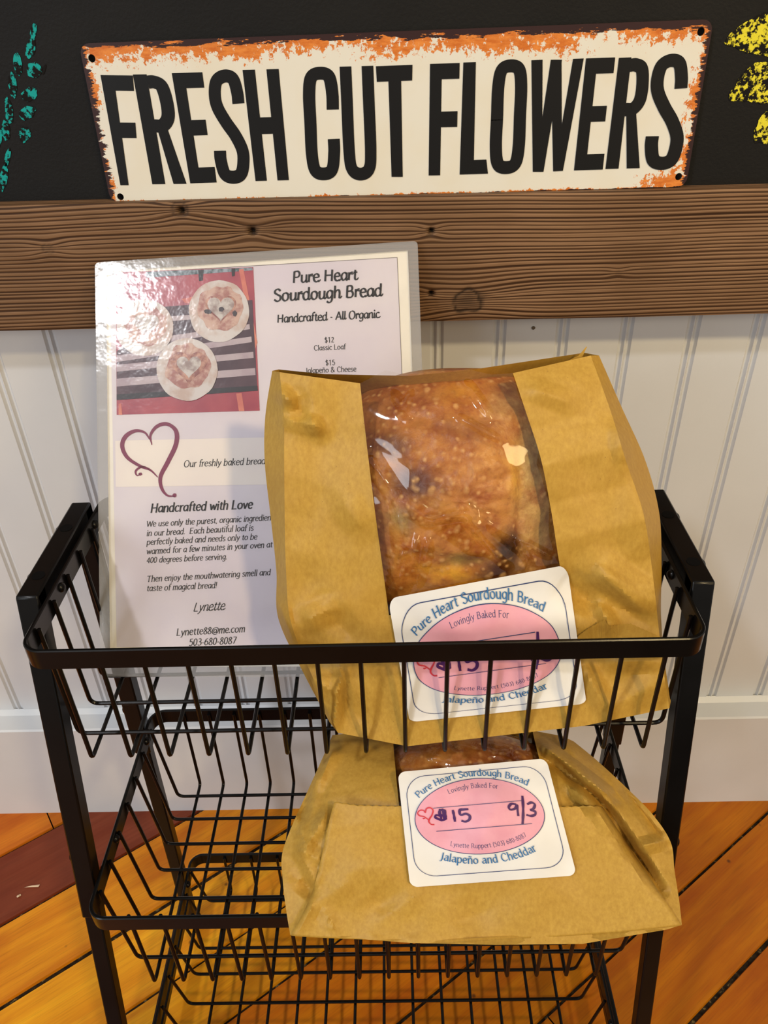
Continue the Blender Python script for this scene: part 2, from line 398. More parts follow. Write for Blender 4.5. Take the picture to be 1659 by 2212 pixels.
def pen_ribbon(pts, thick, thin, ang, wfun=None):
    """left/right outline of a pen stroke along 2D points"""
    L, Rr = [], []; n = len(pts)
    for i, p in enumerate(pts):
        t = pts[min(i + 1, n - 1)] - pts[max(i - 1, 0)]
        if t.length < 1e-9: t = Vector((1, 0))
        t = t.normalized(); th = math.atan2(t.y, t.x)
        w = thin + (thick - thin) * abs(math.sin(th - ang))
        if wfun: w *= wfun(i / max(1, n - 1))
        nn = Vector((-t.y, t.x)) * w * 0.5
        L.append(p + nn); Rr.append(p - nn)
    return L, Rr

def layout(text, slant=0.0, thick=7, thin=3.0, ang=math.radians(25), serif=0.0, script=False, roman=False, track=0.0):
    """list of (strip left, strip right) in glyph units; x runs along the baseline"""
    strips = []; x = 0.0
    for ch in text:
        key = 'A2' if (ch == 'a' and roman) else ch
        adv, spec = GL[key]
        for st in [q for q in spec.split('|') if q]:
            k = st[0]; v = [float(a) for a in st[1:].split()]
            pts = [Vector((v[i], v[i + 1])) for i in range(0, len(v), 2)]
            segs = []
            if k == 's': segs = [catmull(pts, 5)]
            elif k == 'l': segs = [[pts[i].lerp(pts[i + 1], q / 3) for q in range(4)] for i in range(len(pts) - 1)]
            elif k == 'd':
                c = pts[0]; r = thick * 0.62
                segs = []; strips.append(([Vector((c.x + x - r + r * 2 * q / 4 + slant * (c.y), c.y + r * math.sin(math.pi * q / 4) + 0.01)) for q in range(5)],
                                          [Vector((c.x + x - r + r * 2 * q / 4 + slant * (c.y), c.y - r * math.sin(math.pi * q / 4) - 0.01)) for q in range(5)]))
            if serif and k == 'l':
                for e, o in ((pts[0], pts[1]), (pts[-1], pts[-2])):
                    if abs(e.x - o.x) < 14 and abs(e.y - o.y) > 12:
                        if abs(e.y) < 1 or e.y < -15: segs.append([e + Vector((-serif, 0)), e + Vector((serif, 0))])
                        elif e.y > 40 and e.y > o.y: segs.append([e + Vector((-serif, -1)), e + Vector((serif * (1.0 if e.y < 68 and e.y > 60 else 0.1), 0))])
            if serif and k == 's' and ch in 'csCSef' and False: pass
            for sg in segs:
                sg = [Vector((p.x + x + slant * p.y, p.y)) for p in sg]
                strips.append(pen_ribbon(sg, thick, thin, ang))
        if script and ch in 'acdehiklmnrtuos':
            s0 = [Vector((adv - 10, 3)), Vector((adv - 3, 0)), Vector((adv + 6, 12))]
            if ch in 'or': s0 = [Vector((adv - 12, 38)), Vector((adv - 2, 34)), Vector((adv + 6, 38))]
            strips.append(pen_ribbon([Vector((p.x + x + slant * p.y, p.y)) for p in catmull(s0, 4)], thick * 0.55, thin, ang))
        x += adv + track
    return strips, x - track

class Ink:
    """collects strips of 2D points mapped on a surface"""
    def __init__(s): s.v = []; s.f = []
    def strips(s, strips, fn):
        for L, R in strips:
            n = len(s.v)
            for a, b in zip(L, R): s.v.append(fn(a)); s.v.append(fn(b))
            for i in range(len(L) - 1):
                k = n + 2 * i; s.f.append((k, k + 1, k + 3, k + 2))
    def poly(s, pts, fn):
        n = len(s.v); s.v += [fn(Vector(p)) for p in pts]; s.f.append(tuple(range(n, n + len(pts))))
    def build(s, name, mat, parent): return mesh_obj(name, s.v, s.f, mat, parent, smooth=False)

def line_fn(p0, p1, width_units, px_to_world, stretch=1.0):
    """baseline from pixel-plane point p0 to p1; glyph units scaled to fit"""
    p0 = Vector(p0); p1 = Vector(p1); d = p1 - p0; k = d.length / width_units; d.normalize(); n = Vector((d.y, -d.x))
    return lambda q: px_to_world(p0 + d * (q.x * k) + n * (q.y * k * stretch))

# ------------------------------------------------------------------ the setting
FZ = -0.03
def build_wall():
    xs = [0.297 + 0.0515 * k for k in range(1, 8)] + [0.297, 0.245, 0.191, 0.139, 0.088, 0.037, -0.015, -0.068, -0.121, -0.174, -0.227, -0.279, -0.329] + [-0.329 - 0.0515 * k for k in range(1, 8)]
    prof = [(-0.72, 0.022)]
    for g in sorted(xs):
        for c in (-0.0029, 0.0029):
            prof += [(g + c - 0.0026, 0.022), (g + c - 0.0008, 0.0245), (g + c + 0.0008, 0.0245), (g + c + 0.0026, 0.022)]
    prof.append((0.72, 0.022))
    vs = []; fs = []
    zs = (FZ, 0.60, 1.9); n = len(prof)
    for z in zs: vs += [(x, y, z) for x, y in prof]
    for j in range(2):
        for i in range(n - 1): fs.append((j * n + i, j * n + i + 1, (j + 1) * n + i + 1, (j + 1) * n + i))
    k = len(vs)
    vs += [(-0.72, 0.06, FZ), (0.72, 0.06, FZ), (0.72, 0.06, 1.9), (-0.72, 0.06, 1.9)]; fs += [(k, k + 3, k + 2, k + 1)]
    set_props(mesh_obj('wall_back', vs, fs, WALL, None, True, 25), kind='structure')
build_wall()
mb = MB(); p = at_y(1152, 708, 0.022); mb.tube([p + Vector((0, 0.001, 0)), p + Vector((0, -0.0006, 0))], 0.0015, 10)
o = mb.build('nail_head', m_plain('rusty_nail', srgb(92, 80, 66), 0.6)); o.parent = bpy.data.objects['wall_back']
mb = MB()
prof = [(-0.004, FZ), (-0.004, 0.1165), (-0.0025, 0.1185), (0.017, 0.1195), (0.0225, 0.1245), (0.0225, FZ)]
mb.add([(-0.72, y, z) for y, z in prof] + [(0.72, y, z) for y, z in prof], [(i, (i + 1) % 6, 6 + (i + 1) % 6, 6 + i) for i in range(6)] + [(5, 4, 3, 2, 1, 0), (6, 7, 8, 9, 10, 11)])
set_props(mb.build('baseboard_back', WALL, None, True, 30), kind='structure')

def build_floor():
    a = math.radians(36); ex = Vector((math.cos(a), math.sin(a), 0)); ey = Vector((-math.sin(a), math.cos(a), 0))
    seams = [0.56, 0.475, 0.39, 0.308, 0.225, 0.140, 0.055, -0.024, -0.090, -0.190, -0.270, -0.356, -0.44, -0.525, -0.61, -0.69, -0.77]
    cols = [(214, 140, 30), (196, 118, 24), (220, 148, 34), (206, 122, 26), (126, 62, 34), (236, 160, 26), (248, 178, 34), (226, 152, 22),
            (206, 132, 14), (188, 112, 8), (186, 112, 5), (184, 112, 4), (192, 120, 6), (186, 112, 6), (190, 120, 8), (186, 112, 8)]  # light fall-off painted in: left planks tinted brighter, right ones darker
    rnd = random.Random(3); vs = []; fs = []; tint = []; off = []; fm = []
    for i in range(len(seams) - 1):
        GW = {6: 0.0021, 9: 0.0012, 11: 0.0017}; hi, lo = seams[i] - GW.get(i, 0.0009), seams[i + 1] + GW.get(i + 1, 0.0009)
        cuts = [-1.4, 0.9]
        if i == 3: cuts = [-1.4, -0.352, 0.9]
        if i == 8: cuts = [-1.4, 0.02, 0.9]
        if i == 10: cuts = [-1.4, -0.03, 0.9]
        if i == 9: cuts = [-1.4, -0.16, 0.9]
        for j in range(len(cuts) - 1):
            c = srgb(*cols[i]); c = tuple(x * rnd.uniform(0.92, 1.08) for x in c[:3]); o = rnd.uniform(0, 40)
            if i == 9 and j == 0: c = srgb(118, 58, 28)[:3]
            x0, x1 = cuts[j] + 0.0007, cuts[j + 1] - 0.0007; n = len(vs)
            N = 24; b = 0.0012
            for q in range(N + 1):
                x = x0 + (x1 - x0) * q / N; w1 = 0.0006 * noise.noise(Vector((x * 30, i, 1))); w2 = 0.0006 * noise.noise(Vector((x * 30, i, 7)))
                for yy, zz in ((hi + w1, -0.004), (hi - b + w1, 0), (lo + b + w2, 0), (lo + w2, -0.004)):
                    p = ex * x + ey * yy; vs.append((p.x, p.y, FZ + zz)); tint.append(c); off.append(o)
            for q in range(N):
                for r in range(3):
                    k = n + q * 4 + r; fs.append((k, k + 1, k + 5, k + 4)); fm.append(0)
    n = len(vs); vs += [(-1.6, -1.6, FZ - 0.003), (1.6, -1.6, FZ - 0.003), (1.6, 0.3, FZ - 0.003), (-1.6, 0.3, FZ - 0.003)]
    tint += [(0, 0, 0)] * 4; off += [0] * 4; fs.append((n, n + 1, n + 2, n + 3)); fm.append(1)
    # sort windings upward
    o = mesh_obj('floor', vs, fs, None, None, False, None, [m_floor(), m_gap()], fm, {'tint': tint}, {'offset': off})
    bm = bmesh.new(); bm.from_mesh(o.data); bmesh.ops.recalc_face_normals(bm, faces=bm.faces)
    for f in bm.faces:
        if f.normal.z < -0.1: f.normal_flip()
    bm.to_mesh(o.data); bm.free()
    set_props(o, kind='structure')
build_floor()

# ------------------------------------------------------------------ chalkboard, beam, sign
mb = MB(); mb.box((-0.72, 0.0, 0.60), (0.72, 0.0215, 1.25))
board = empty('chalkboard', (0, 0, 0.6), 'black chalkboard above the wooden beam with teal and yellow chalk drawings', 'chalkboard')
mb.build('board_panel', m_chalkboard(), board)
TEAL = m_chalk('teal_chalk', srgb(28, 150, 146), 0.50); YELL = m_chalk('yellow_chalk', srgb(216, 205, 56), 0.505)
def blob_poly(cx, cy, rx, ry, rot, seed, n=26, jag=0.28):
    out = []
    for k in range(n):
        a = 2 * math.pi * k / n; r = 1 + jag * noise.noise(Vector((math.cos(a) * 2.3 + seed * 7.1, math.sin(a) * 2.3, seed)))
        x, y = rx * r * math.cos(a), ry * r * math.sin(a)
        out.append((cx + x * math.cos(rot) - y * math.sin(rot), cy + x * math.sin(rot) + y * math.cos(rot)))
    return out
ink = Ink(); fB = lambda q: at_y(q.x, q.y, -0.0004)
for i, (x, y, rx, ry, ro) in enumerate([(72, 68, 7, 18, 0.15), (66, 104, 10, 22, 0.15), (38, 138, 9, 26, -0.1), (74, 152, 17, 17, 0.3), (27, 184, 9, 27, -0.1), (63, 204, 18, 14, -0.5),
        (19, 240, 9, 28, -0.15), (58, 244, 20, 13, -0.5), (12, 282, 9, 22, -0.1), (53, 290, 13, 17, 0.2), (16, 340, 6, 20, 0.2), (8, 384, 8, 30, 0.15), (-4, 300, 8, 24, 0.2), (95, 150, 3, 12, 0.3)]):
    ink.poly(blob_poly(x, y, rx, ry, ro, i + 1), fB)
o = ink.build('chalk_sprig', TEAL, board); o['label'] = 'teal chalk leaves of the drawn plant'
ink = Ink()
def petal(pts, s):
    P = catmull([Vector(p) for p in pts], 6, True)
    return [(p.x + 5 * noise.noise(Vector((p.x / 9, p.y / 9, s))), p.y + 5 * noise.noise(Vector((p.x / 9, p.y / 9, s + 5)))) for p in P]
ink.poly(petal([(1566, 93), (1592, 62), (1625, 40), (1680, 22), (1720, 60), (1690, 118), (1640, 120), (1600, 108)], 1), fB)
ink.poly(petal([(1574, 214), (1590, 182), (1612, 152), (1645, 132), (1700, 136), (1720, 190), (1670, 222), (1618, 220)], 2), fB)
ink.poly(petal([(1630, 306), (1634, 276), (1650, 244), (1690, 238), (1730, 270), (1700, 312), (1660, 310)], 3), fB)
o = ink.build('chalk_flower', YELL, board); o['label'] = 'yellow chalk petals of the drawn flower'

def build_beam():
    NX, NZ = 720, 84; x0, x1 = -0.62, 0.62
    knots = [(1012, 650, 30, 22, 1.0), (545, 498, 14, 9, 0.8), (930, 500, 7, 6, 0.5), (390, 452, 14, 12, 0.7), (930, 635, 6, 6, 0.3), (105, 537, 10, 9, 0.5), (1335, 590, 6, 5, .3)]
    K = []
    for px, py, r, core, s in knots:
        p = at_y(px, py, -0.014); K.append((p.x, p.z, r / 2700.0, core / 2700.0, s))
    holes = [(545, 500, 7), (932, 500, 6), (931, 635, 6), (392, 456, 7)]
    H = [(at_y(a, b, -0.014), r / 2400.0) for a, b, r in holes]
    def zt(x): return 0.6722 - 0.0045 * x
    def zb(x): return 0.5815 - 0.004 * x + 0.0009 * noise.noise(Vector((x * 9, 3, 1)))
    vs = []; gr = []; kn = []; fs = []
    def field(x, z):
        w = 0.009 * noise.noise(Vector((x * 2.6, z * 3, 2.2))) + 0.0022 * noise.noise(Vector((x * 8, z * 11, 6))); k = 0.0
        for kx, kz, r, c, s in K:
            dx, dz = (x - kx) / (r * 3.4), (z - kz) / (r * 2.2); d2 = dx * dx + dz * dz
            w += s * 0.0055 * math.exp(-d2) * (1 if z > kz else -1) * min(1.0, abs(z - kz) / (r * 0.6))
            dd = math.hypot((x - kx) / (c * 1.25), (z - kz) / c) + 0.35 * noise.noise(Vector((x * 130, z * 130, 4)))
            ring = math.exp(-((dd - 1.0) / 0.16) ** 2) * s
            inner = (1 - smooth01((dd - 0.3) / 0.6)) * 0.25 * s
            k = max(k, ring * 0.9, inner + 0.25 * s * (1 if dd < 1 else 0))
        for p, r in H:
            k = max(k, 1.0 - smooth01((math.hypot(x - p.x, z - p.z) / r - 0.55) / 0.5))
        return z + w, k
    for j in range(NZ + 1):
        for i in range(NX + 1):
            x = x0 + (x1 - x0) * i / NX; t = j / NZ; z = zb(x) + (zt(x) - zb(x)) * t; y = -0.014
            e = min(t, 1 - t) * NZ
            if e < 2.0: y += 0.0012 * (2.0 - e) / 2.0
            y += 0.0007 * noise.noise(Vector((x * 14, z * 60, 9)))
            for p, r in H:
                d = math.hypot(x - p.x, z - p.z)
                if d < r * 1.2: y += 0.006 * (1 - d / (r * 1.2))
            g, k = field(x, z); vs.append((x, y, z)); gr.append(g); kn.append(k)
    for j in range(NZ):
        for i in range(NX): a = j * (NX + 1) + i; fs.append((a, a + 1, a + NX + 2, a + NX + 1))
    n = len(vs)
    for i in range(NX + 1):                                   # top and bottom faces
        x = x0 + (x1 - x0) * i / NX
        for y, z in ((-0.0128, zt(x)), (0.0215, zt(x)), (-0.0128, zb(x)), (0.0215, zb(x))):
            vs.append((x, y, z)); gr.append(0.5 + y * 1.2); kn.append(0.0)
    for i in range(NX):
        a = n + 4 * i; fs.append((a, a + 4, a + 5, a + 1)); fs.append((a + 2, a + 3, a + 7, a + 6))
    o = mesh_obj('wooden_beam', vs, fs, m_beam(), None, True, 50, None, None, None, {'grain': gr, 'knot': kn})
    set_props(o, 'rough weathered brown wooden beam running under the chalkboard', 'beam')
build_beam()

def build_sign():
    root = empty('metal_sign', (0.0055, -0.0055, 0.7205), 'cream metal sign reading FRESH CUT FLOWERS with rusty border on the beam', 'sign')
    cs = {'BL': at_y(240, 437, -0.006), 'BR': at_y(1481, 403, -0.006), 'TL': at_y(171, 94, -0.003), 'TR': at_y(1541, 41, -0.003)}
    HX, HZ = 0.2035, 0.0495
    def S(u, v, off=0.0):                                     # u, v in -1..1
        a, b = (u + 1) / 2, (v + 1) / 2
        p = (cs['BL'] * (1 - a) + cs['BR'] * a) * (1 - b) + (cs['TL'] * (1 - a) + cs['TR'] * a) * b
        return p + Vector((0, -off, 0))
    bm = bmesh.new()
    def loc(u, v, off): return S(u, v, off) - root.location
    outline = []; r = 0.0065
    for cx, cz, a0 in ((HX - r, HZ - r, 0), (-HX + r, HZ - r, 90), (-HX + r, -HZ + r, 180), (HX - r, -HZ + r, 270)):
        for k in range(7):
            a = math.radians(a0 + 90 * k / 6); outline.append(((cx + r * math.cos(a)) / HX, (cz + r * math.sin(a)) / HZ))
    loops = [outline]
    inv = [(197, 122), (1514, 73), (262, 424), (1464, 380)]
    for px, py in inv:
        p = at_y(px, py, -0.0045)
        b = (p.z - (cs['BL'].z + cs['BR'].z) / 2) / ((cs['TL'].z + cs['TR'].z - cs['BL'].z - cs['BR'].z) / 2)
        xl = cs['BL'].x * (1 - b) + cs['TL'].x * b; xr = cs['BR'].x * (1 - b) + cs['TR'].x * b
        a = (p.x - xl) / (xr - xl); u, v = 2 * a - 1, 2 * b - 1
        loops.append([(u + 0.0024 / HX * math.cos(2 * math.pi * k / 16), v + 0.0024 / HZ * math.sin(2 * math.pi * k / 16)) for k in range(16)])
    edges = []
    for lp in loops:
        vv = [bm.verts.new(loc(u, v, 0.0009)) for u, v in lp]
        for k in range(len(vv)): edges.append(bm.edges.new((vv[k], vv[(k + 1) % len(vv)])))
    bmesh.ops.triangle_fill(bm, edges=edges, use_beauty=True)
    ge = bmesh.ops.extrude_face_region(bm, geom=list(bm.faces))
    for v in [g for g in ge['geom'] if isinstance(g, bmesh.types.BMVert)]: v.co.y += 0.0009
    bmesh.ops.recalc_face_normals(bm, faces=bm.faces)
    me = bpy.data.meshes.new('sign_plate'); bm.to_mesh(me); bm.free(); me.materials.append(m_sign())
    o = bpy.data.objects.new('sign_plate', me); SC.collection.objects.link(o); o.parent = root
    # condensed sign letters, drawn from strokes; cap heights from the photograph
    LET = {  # width, outlines as polygons / strokes in a 0..100 (w) x 0..100 (h) box
    }
    ink = Ink()
    T = [('F', 217, 290, 163, 399, 264, 291), ]
    # per letter: (x left/right at top, y top), (x left/right at bottom, y bottom) in photo pixels
    boxes = [('F', 217, 287, 162, 163, 260, 305, 400, 400), ('R', 287, 365, 161, 160, 329, 403, 398, 397), ('E', 371, 437, 158, 156, 411, 468, 396, 394),
             ('S', 448, 520, 154, 150, 470, 542, 396, 394), ('H', 524, 602, 151, 149, 552, 624, 391, 389), ('C', 652, 729, 146, 143, 664, 736, 390, 388),
             ('U', 734, 806, 144, 142, 745, 815, 388, 386), ('T', 812, 891, 143, 140, 826, 886, 384, 381), ('F', 929, 993, 138, 136, 926, 988, 379, 378),
             ('L', 1001, 1027, 135, 134, 993, 1054, 377, 375), ('O', 1066, 1141, 130, 127, 1056, 1131, 377, 374), ('W', 1148, 1261, 130, 127, 1150, 1216, 371, 369),
             ('E', 1266, 1329, 126, 124, 1240, 1302, 368, 366), ('R', 1337, 1408, 125, 122, 1308, 1382, 365, 363), ('S', 1413, 1489, 120, 116, 1390, 1470, 366, 364)]
    # bold condensed skeletons: stroke half widths are given in photo pixels
    def mapper(b):
        _, xl, xr, yl, yr, bl, br, yb, yb2 = b
        return lambda u, v: Vector(((xl * (1 - u) + xr * u) * v + (bl * (1 - u) + br * u) * (1 - v), (yl * (1 - u) + yr * u) * v + (yb * (1 - u) + yb2 * u) * (1 - v)))
    ON = 0.0013
    NP = (cs['BR'] - cs['BL']).cross(cs['TL'] - cs['BL']).normalized(); NP = NP if NP.y < 0 else -NP
    def P(p): return at_plane(p.x, p.y, cs['BL'] + NP * (0.00115 + 4e-7 * len(ink.f)), NP)
    def bar(pts, m):                                          # filled polygon
        ink.v += [P(m(u, v)) for u, v in pts]; n = len(ink.v) - len(pts); ink.f.append(tuple(range(n, n + len(pts))))
    def band(cl, m, w, wv=None):                              # stroke with width w in u, wv in v
        cl = catmull([Vector((a, b)) for a, b in cl], 8); n0 = len(ink.v); n = len(cl)
        for i, p in enumerate(cl):
            t = cl[min(i + 1, n - 1)] - cl[max(i - 1, 0)]; t = Vector((t.x, t.y * ASP)).normalized(); nn = Vector((-t.y, t.x))
            for s in (1, -1): ink.v.append(P(m(p.x + s * nn.x * w / 2, p.y + s * nn.y * w / 2 / ASP)))
        for i in range(n - 1): k = n0 + 2 * i; ink.f.append((k, k + 1, k + 3, k + 2))
    for b in boxes:
        m = mapper(b); c = b[0]; ASP = 3.1; w = 0.40; hv = 0.14
        if c == 'F': bar([(0, 0), (w, 0), (w, 1), (0, 1)], m); bar([(w, 1 - hv), (1, 1 - hv), (1, 1), (w, 1)], m); bar([(w, 0.43), (0.96, 0.43), (0.96, 0.57), (w, 0.57)], m)
        if c == 'E': bar([(0, 0), (w, 0), (w, 1), (0, 1)], m); bar([(w, 1 - hv), (1, 1 - hv), (1, 1), (w, 1)], m); bar([(w, 0.43), (0.9, 0.43), (0.9, 0.57), (w, 0.57)], m); bar([(w, 0), (1, 0), (1, hv), (w, hv)], m)
        if c == 'L': 
            m2 = lambda u, v: Vector(((1001 * v + 993 * (1 - v)) + u * (27 if v > 0.5 else 30), (135 - u * 1) * v + (377 - u) * (1 - v)))
            bar([(0, 0), (1, 0), (1, 1), (0, 1)], m2); bar([(0.48, 0), (1, 0), (1, hv * 0.9), (0.48, hv * 0.9)], m)
        if c == 'H': bar([(0, 0), (0.34, 0), (0.34, 1), (0, 1)], m); bar([(0.66, 0), (1, 0), (1, 1), (0.66, 1)], m); bar([(0.34, 0.42), (0.66, 0.42), (0.66, 0.57), (0.34, 0.57)], m)
        if c == 'T': 
            bar([(0, 1 - hv), (1, 1 - hv), (1, 1), (0, 1)], m)
            m2 = lambda u, v: Vector(((838 + 28 * u) * v + (846 + 24 * u) * (1 - v), 142 * v + 382 * (1 - v)))
            bar([(0, 0), (1, 0), (1, 0.9), (0, 0.9)], m2)
        if c == 'U': band([(0.17, 1), (0.17, 0.7), (0.17, 0.25), (0.24, 0.09), (0.5, 0.045), (0.76, 0.09), (0.83, 0.25), (0.83, 0.7), (0.83, 1)], m, 0.35)
        if c == 'C': band([(0.83, 0.62), (0.83, 0.76), (0.75, 0.91), (0.5, 0.945), (0.25, 0.91), (0.17, 0.76), (0.17, 0.5), (0.17, 0.24), (0.25, 0.09), (0.5, 0.055), (0.75, 0.09), (0.83, 0.24), (0.83, 0.36)], m, 0.35)
        if c == 'O': band([(0.17, 0.48), (0.17, 0.24), (0.25, 0.09), (0.5, 0.055), (0.75, 0.09), (0.83, 0.24), (0.83, 0.5), (0.83, 0.76), (0.75, 0.91), (0.5, 0.945), (0.25, 0.91), (0.17, 0.76), (0.17, 0.52), (0.17, 0.47)], m, 0.35)
        if c == 'S': band([(0.84, 0.70), (0.83, 0.80), (0.74, 0.92), (0.5, 0.95), (0.25, 0.91), (0.16, 0.80), (0.20, 0.68), (0.42, 0.54), (0.66, 0.42), (0.83, 0.29), (0.83, 0.18), (0.73, 0.08), (0.5, 0.05), (0.25, 0.08), (0.16, 0.20), (0.16, 0.29)], m, 0.36)
        if c == 'R':
            bar([(0, 0), (w * 0.95, 0), (w * 0.95, 1), (0, 1)], m)
            band([(0.38, 0.93), (0.55, 0.93), (0.74, 0.89), (0.81, 0.75), (0.78, 0.61), (0.6, 0.535), (0.38, 0.53)], m, 0.37); bar([(0.42, 0.50), (0.70, 0.52), (1.0, 0), (0.62, 0)], m)
        if c == 'W':
            q = lambda L: bar(L, m)
            def pxq(L):
                ink.v += [P(Vector(p)) for p in L]; n = len(ink.v) - len(L); ink.f.append(tuple(range(n, n + len(L))))
            pxq([(1148, 130), (1172, 129), (1171, 370), (1151, 371)]); pxq([(1169, 272), (1190, 129), (1214, 129), (1174, 371), (1154, 371)])
            pxq([(1190, 129), (1213, 129), (1214, 369), (1195, 370)]); pxq([(1213, 274), (1238, 127), (1261, 126), (1216, 369), (1197, 370)])
    mesh_obj('lettering', ink.v, ink.f, SIGNINK, root, smooth=False)['label'] = 'black condensed capitals reading FRESH CUT FLOWERS'
build_sign()

# ------------------------------------------------------------------ the rack
XC = -0.0208
rack = empty('basket_rack', (XC, -0.21, FZ), 'black metal rack of three wire baskets standing on the floor before the baseboard', 'rack')
XL0, XL1, XR0, XR1 = -0.2345, -0.2205, 0.1789, 0.1929
def prism(mb, sect_bot, sect_top):
    n = len(sect_bot); mb.add(sect_bot + sect_top, [(i, (i + 1) % n, n + (i + 1) % n, n + i) for i in range(n)] + [tuple(range(n - 1, -1, -1)), tuple(range(n, 2 * n))])
def bevel_obj(o, w=0.0012, seg=2):
    md = o.modifiers.new('bevel', 'BEVEL'); md.width = w; md.segments = seg; md.limit_method = 'ANGLE'; md.angle_limit = math.radians(50)
    return o
def leg(x0, x1, yf, thick, z0, z1, name, parent, inset=0.0):
    mb = MB(); t = inset
    sec = lambda z: [Vector((x0 + t, yf(z) + t, z)), Vector((x1 - t, yf(z) + t, z)), Vector((x1 - t, yf(z) + thick - t, z)), Vector((x0 + t, yf(z) + thick - t, z))]
    prism(mb, sec(z0), sec(z1)); return bevel_obj(mb.build(name, METAL, parent, True, 30))
def dome(c, axis, r, h, mat, name, parent):
    mb = MB(); ax = Vector(axis).normalized(); a = ax.orthogonal().normalized(); b = ax.cross(a); vs = []; fs = []; N = 14; M = 5
    for j in range(M):
        t = j / (M - 1) * math.pi / 2
        for k in range(N): vs.append(Vector(c) + (a * math.cos(2 * math.pi * k / N) + b * math.sin(2 * math.pi * k / N)) * r * math.cos(t * 0.96) + ax * h * math.sin(t))
    for j in range(M - 1):
        for k in range(N): fs.append((j * N + k, j * N + (k + 1) % N, (j + 1) * N + (k + 1) % N, (j + 1) * N + k))
    fs.append(tuple((M - 1) * N + k for k in range(N))); fs.append(tuple(range(N - 1, -1, -1)))
    mb.add(vs, fs); return mb.build(name, mat, parent, True, 60)
ZT = 0.49
for side, (x0, x1, slope, yf0) in enumerate(((XL0, XL1, 0.248, -0.2192), (XR0, XR1, 0.229, -0.2187))):
    fr = (lambda s, y0: (lambda z: y0 - s * (ZT - z)))(slope, yf0)
    bk = lambda z: -0.1262 - 0.036 * (ZT - z)
    lf = leg(x0, x1, fr, 0.0130, 0.238, ZT - 0.0004, 'front_leg', rack)
    leg(x0, x1, fr, 0.0130, FZ + 0.0005, 0.245, 'lower_leg_tube', lf, 0.0011)
    lb = leg(x0, x1, bk, 0.0128, 0.238, ZT - 0.0004, 'rear_leg', rack)
    leg(x0, x1, bk, 0.0128, FZ + 0.0005, 0.245, 'lower_leg_tube', lb, 0.0011)
    mb = MB(); mb.box((x0, yf0, ZT - 0.0135), (x1, -0.1134, ZT)); top = bevel_obj(mb.build('top_bar', METAL, rack, True, 30))
    for k, yy in enumerate((-0.1462, -0.1985)):
        mb = MB(); xc = (x0 + x1) / 2
        mb.tube([(xc, yy, ZT - 0.002), (xc, yy, ZT + 0.00025)], 0.0042, 20); mb.build('hole_plug', DARKHOLE, top, True, 40)
        ax = (-1, 0, 0) if side == 0 else (1, 0, 0); xo = x0 if side == 0 else x1
        dome((xo, yy + 0.004, ZT - 0.006), ax, 0.0042, 0.003, METAL, 'screw', rack)
    for zz in (0.287,):
        dome(((x0 if side == 0 else x1), fr(zz) + 0.0065, zz), ((-1, 0, 0) if side == 0 else (1, 0, 0)), 0.0042, 0.0028, METAL, 'screw', rack)
        dome(((x0 if side == 0 else x1), bk(zz) + 0.0065, zz), ((-1, 0, 0) if side == 0 else (1, 0, 0)), 0.0042, 0.0028, METAL, 'screw', rack)
    mb = MB(); mb.box((x0 + 0.002, fr(0.012) + 0.003, 0.006), (x1 - 0.002, bk(0.012) + 0.004, 0.016)); bevel_obj(mb.build('lower_side_rail', METAL, rack, True, 30))

XA, XB = XC - 0.1975, XC + 0.1975
def rim_mesh(xa, xb, yf, yb, z0, z1, r, th):
    def loop(i):
        rr = r - i; pts = []
        for cx, cy, a0 in ((xb - r, yb - r, 0), (xa + r, yb - r, 90), (xa + r, yf + r, 180), (xb - r, yf + r, 270)):
            for k in range(9): a = math.radians(a0 + 90 * k / 8); pts.append((cx + rr * math.cos(a), cy + rr * math.sin(a)))
        return pts
    O, I = loop(0), loop(th); n = len(O); vs = []; e = 0.0006
    O2 = loop(e); I2 = loop(th - e)
    rings = [(O, z0 + e), (O, z1 - e), (O2, z1), (I2, z1), (I, z1 - e), (I, z0 + e), (I2, z0), (O2, z0)]
    for L, z in rings: vs += [(x, y, z) for x, y in L]
    m = len(rings); fs = []
    for j in range(m):
        for k in range(n):
            a, b = j * n, ((j + 1) % m) * n; fs.append((a + k, b + k, b + (k + 1) % n, a + (k + 1) % n))
    bm = bmesh.new(); 
    return vs, fs
def basket(label, zt, yf, yb, zb, xlong, ycross, taper, h=0.0145, r=0.013):
    e = bpy.data.objects.new('wire_basket', None); SC.collection.objects.link(e); e.parent = rack; e.location = -rack.location; e['label'] = label; e.empty_display_size = 0.02
    vs, fs = rim_mesh(XA, XB, yf, yb, zt - h, zt, r, 0.0026)
    mesh_obj_in('rim', vs, fs, e)
    wr = 0.00145
    for x in xlong:
        mb = MB(); mb.tube(rounded_path([(x, yf + 0.0026 + wr, zt - 0.0035), (x, yf + 0.0042 + taper * 0.1, zb + 0.001), (x, yb - 0.0046, zb + 0.001), (x, yb - 0.0026 - wr, zt - 0.0035)], 0.0045), wr, 8)
        mesh_obj_in('lengthwise_wire', mb.v, mb.f, e)
    for y in ycross:
        mb = MB(); z = zb + 0.001 + 2 * wr
        mb.tube(rounded_path([(XA + 0.0026 + wr, y, zt - 0.0035), (XA + 0.0035 + taper, y, z), (XB - 0.0035 - taper, y, z), (XB - 0.0026 - wr, y, zt - 0.0035)], 0.006), wr, 8)
        mesh_obj_in('crosswise_wire', mb.v, mb.f, e)
    for x, dx in ((XA + 0.0026, 1), (XB - 0.0026, -1)):
        for y in (yf + 0.065, yb - 0.03):
            s = dome((x, y, zt - 0.006), (dx, 0, 0), 0.0034, 0.0026, METAL, 'rim_screw', None); s.parent = e
    return e
def mesh_obj_in(name, vs, fs, par):
    o = mesh_obj(name, vs, fs, METAL, None, True, 40); o.parent = par; return o
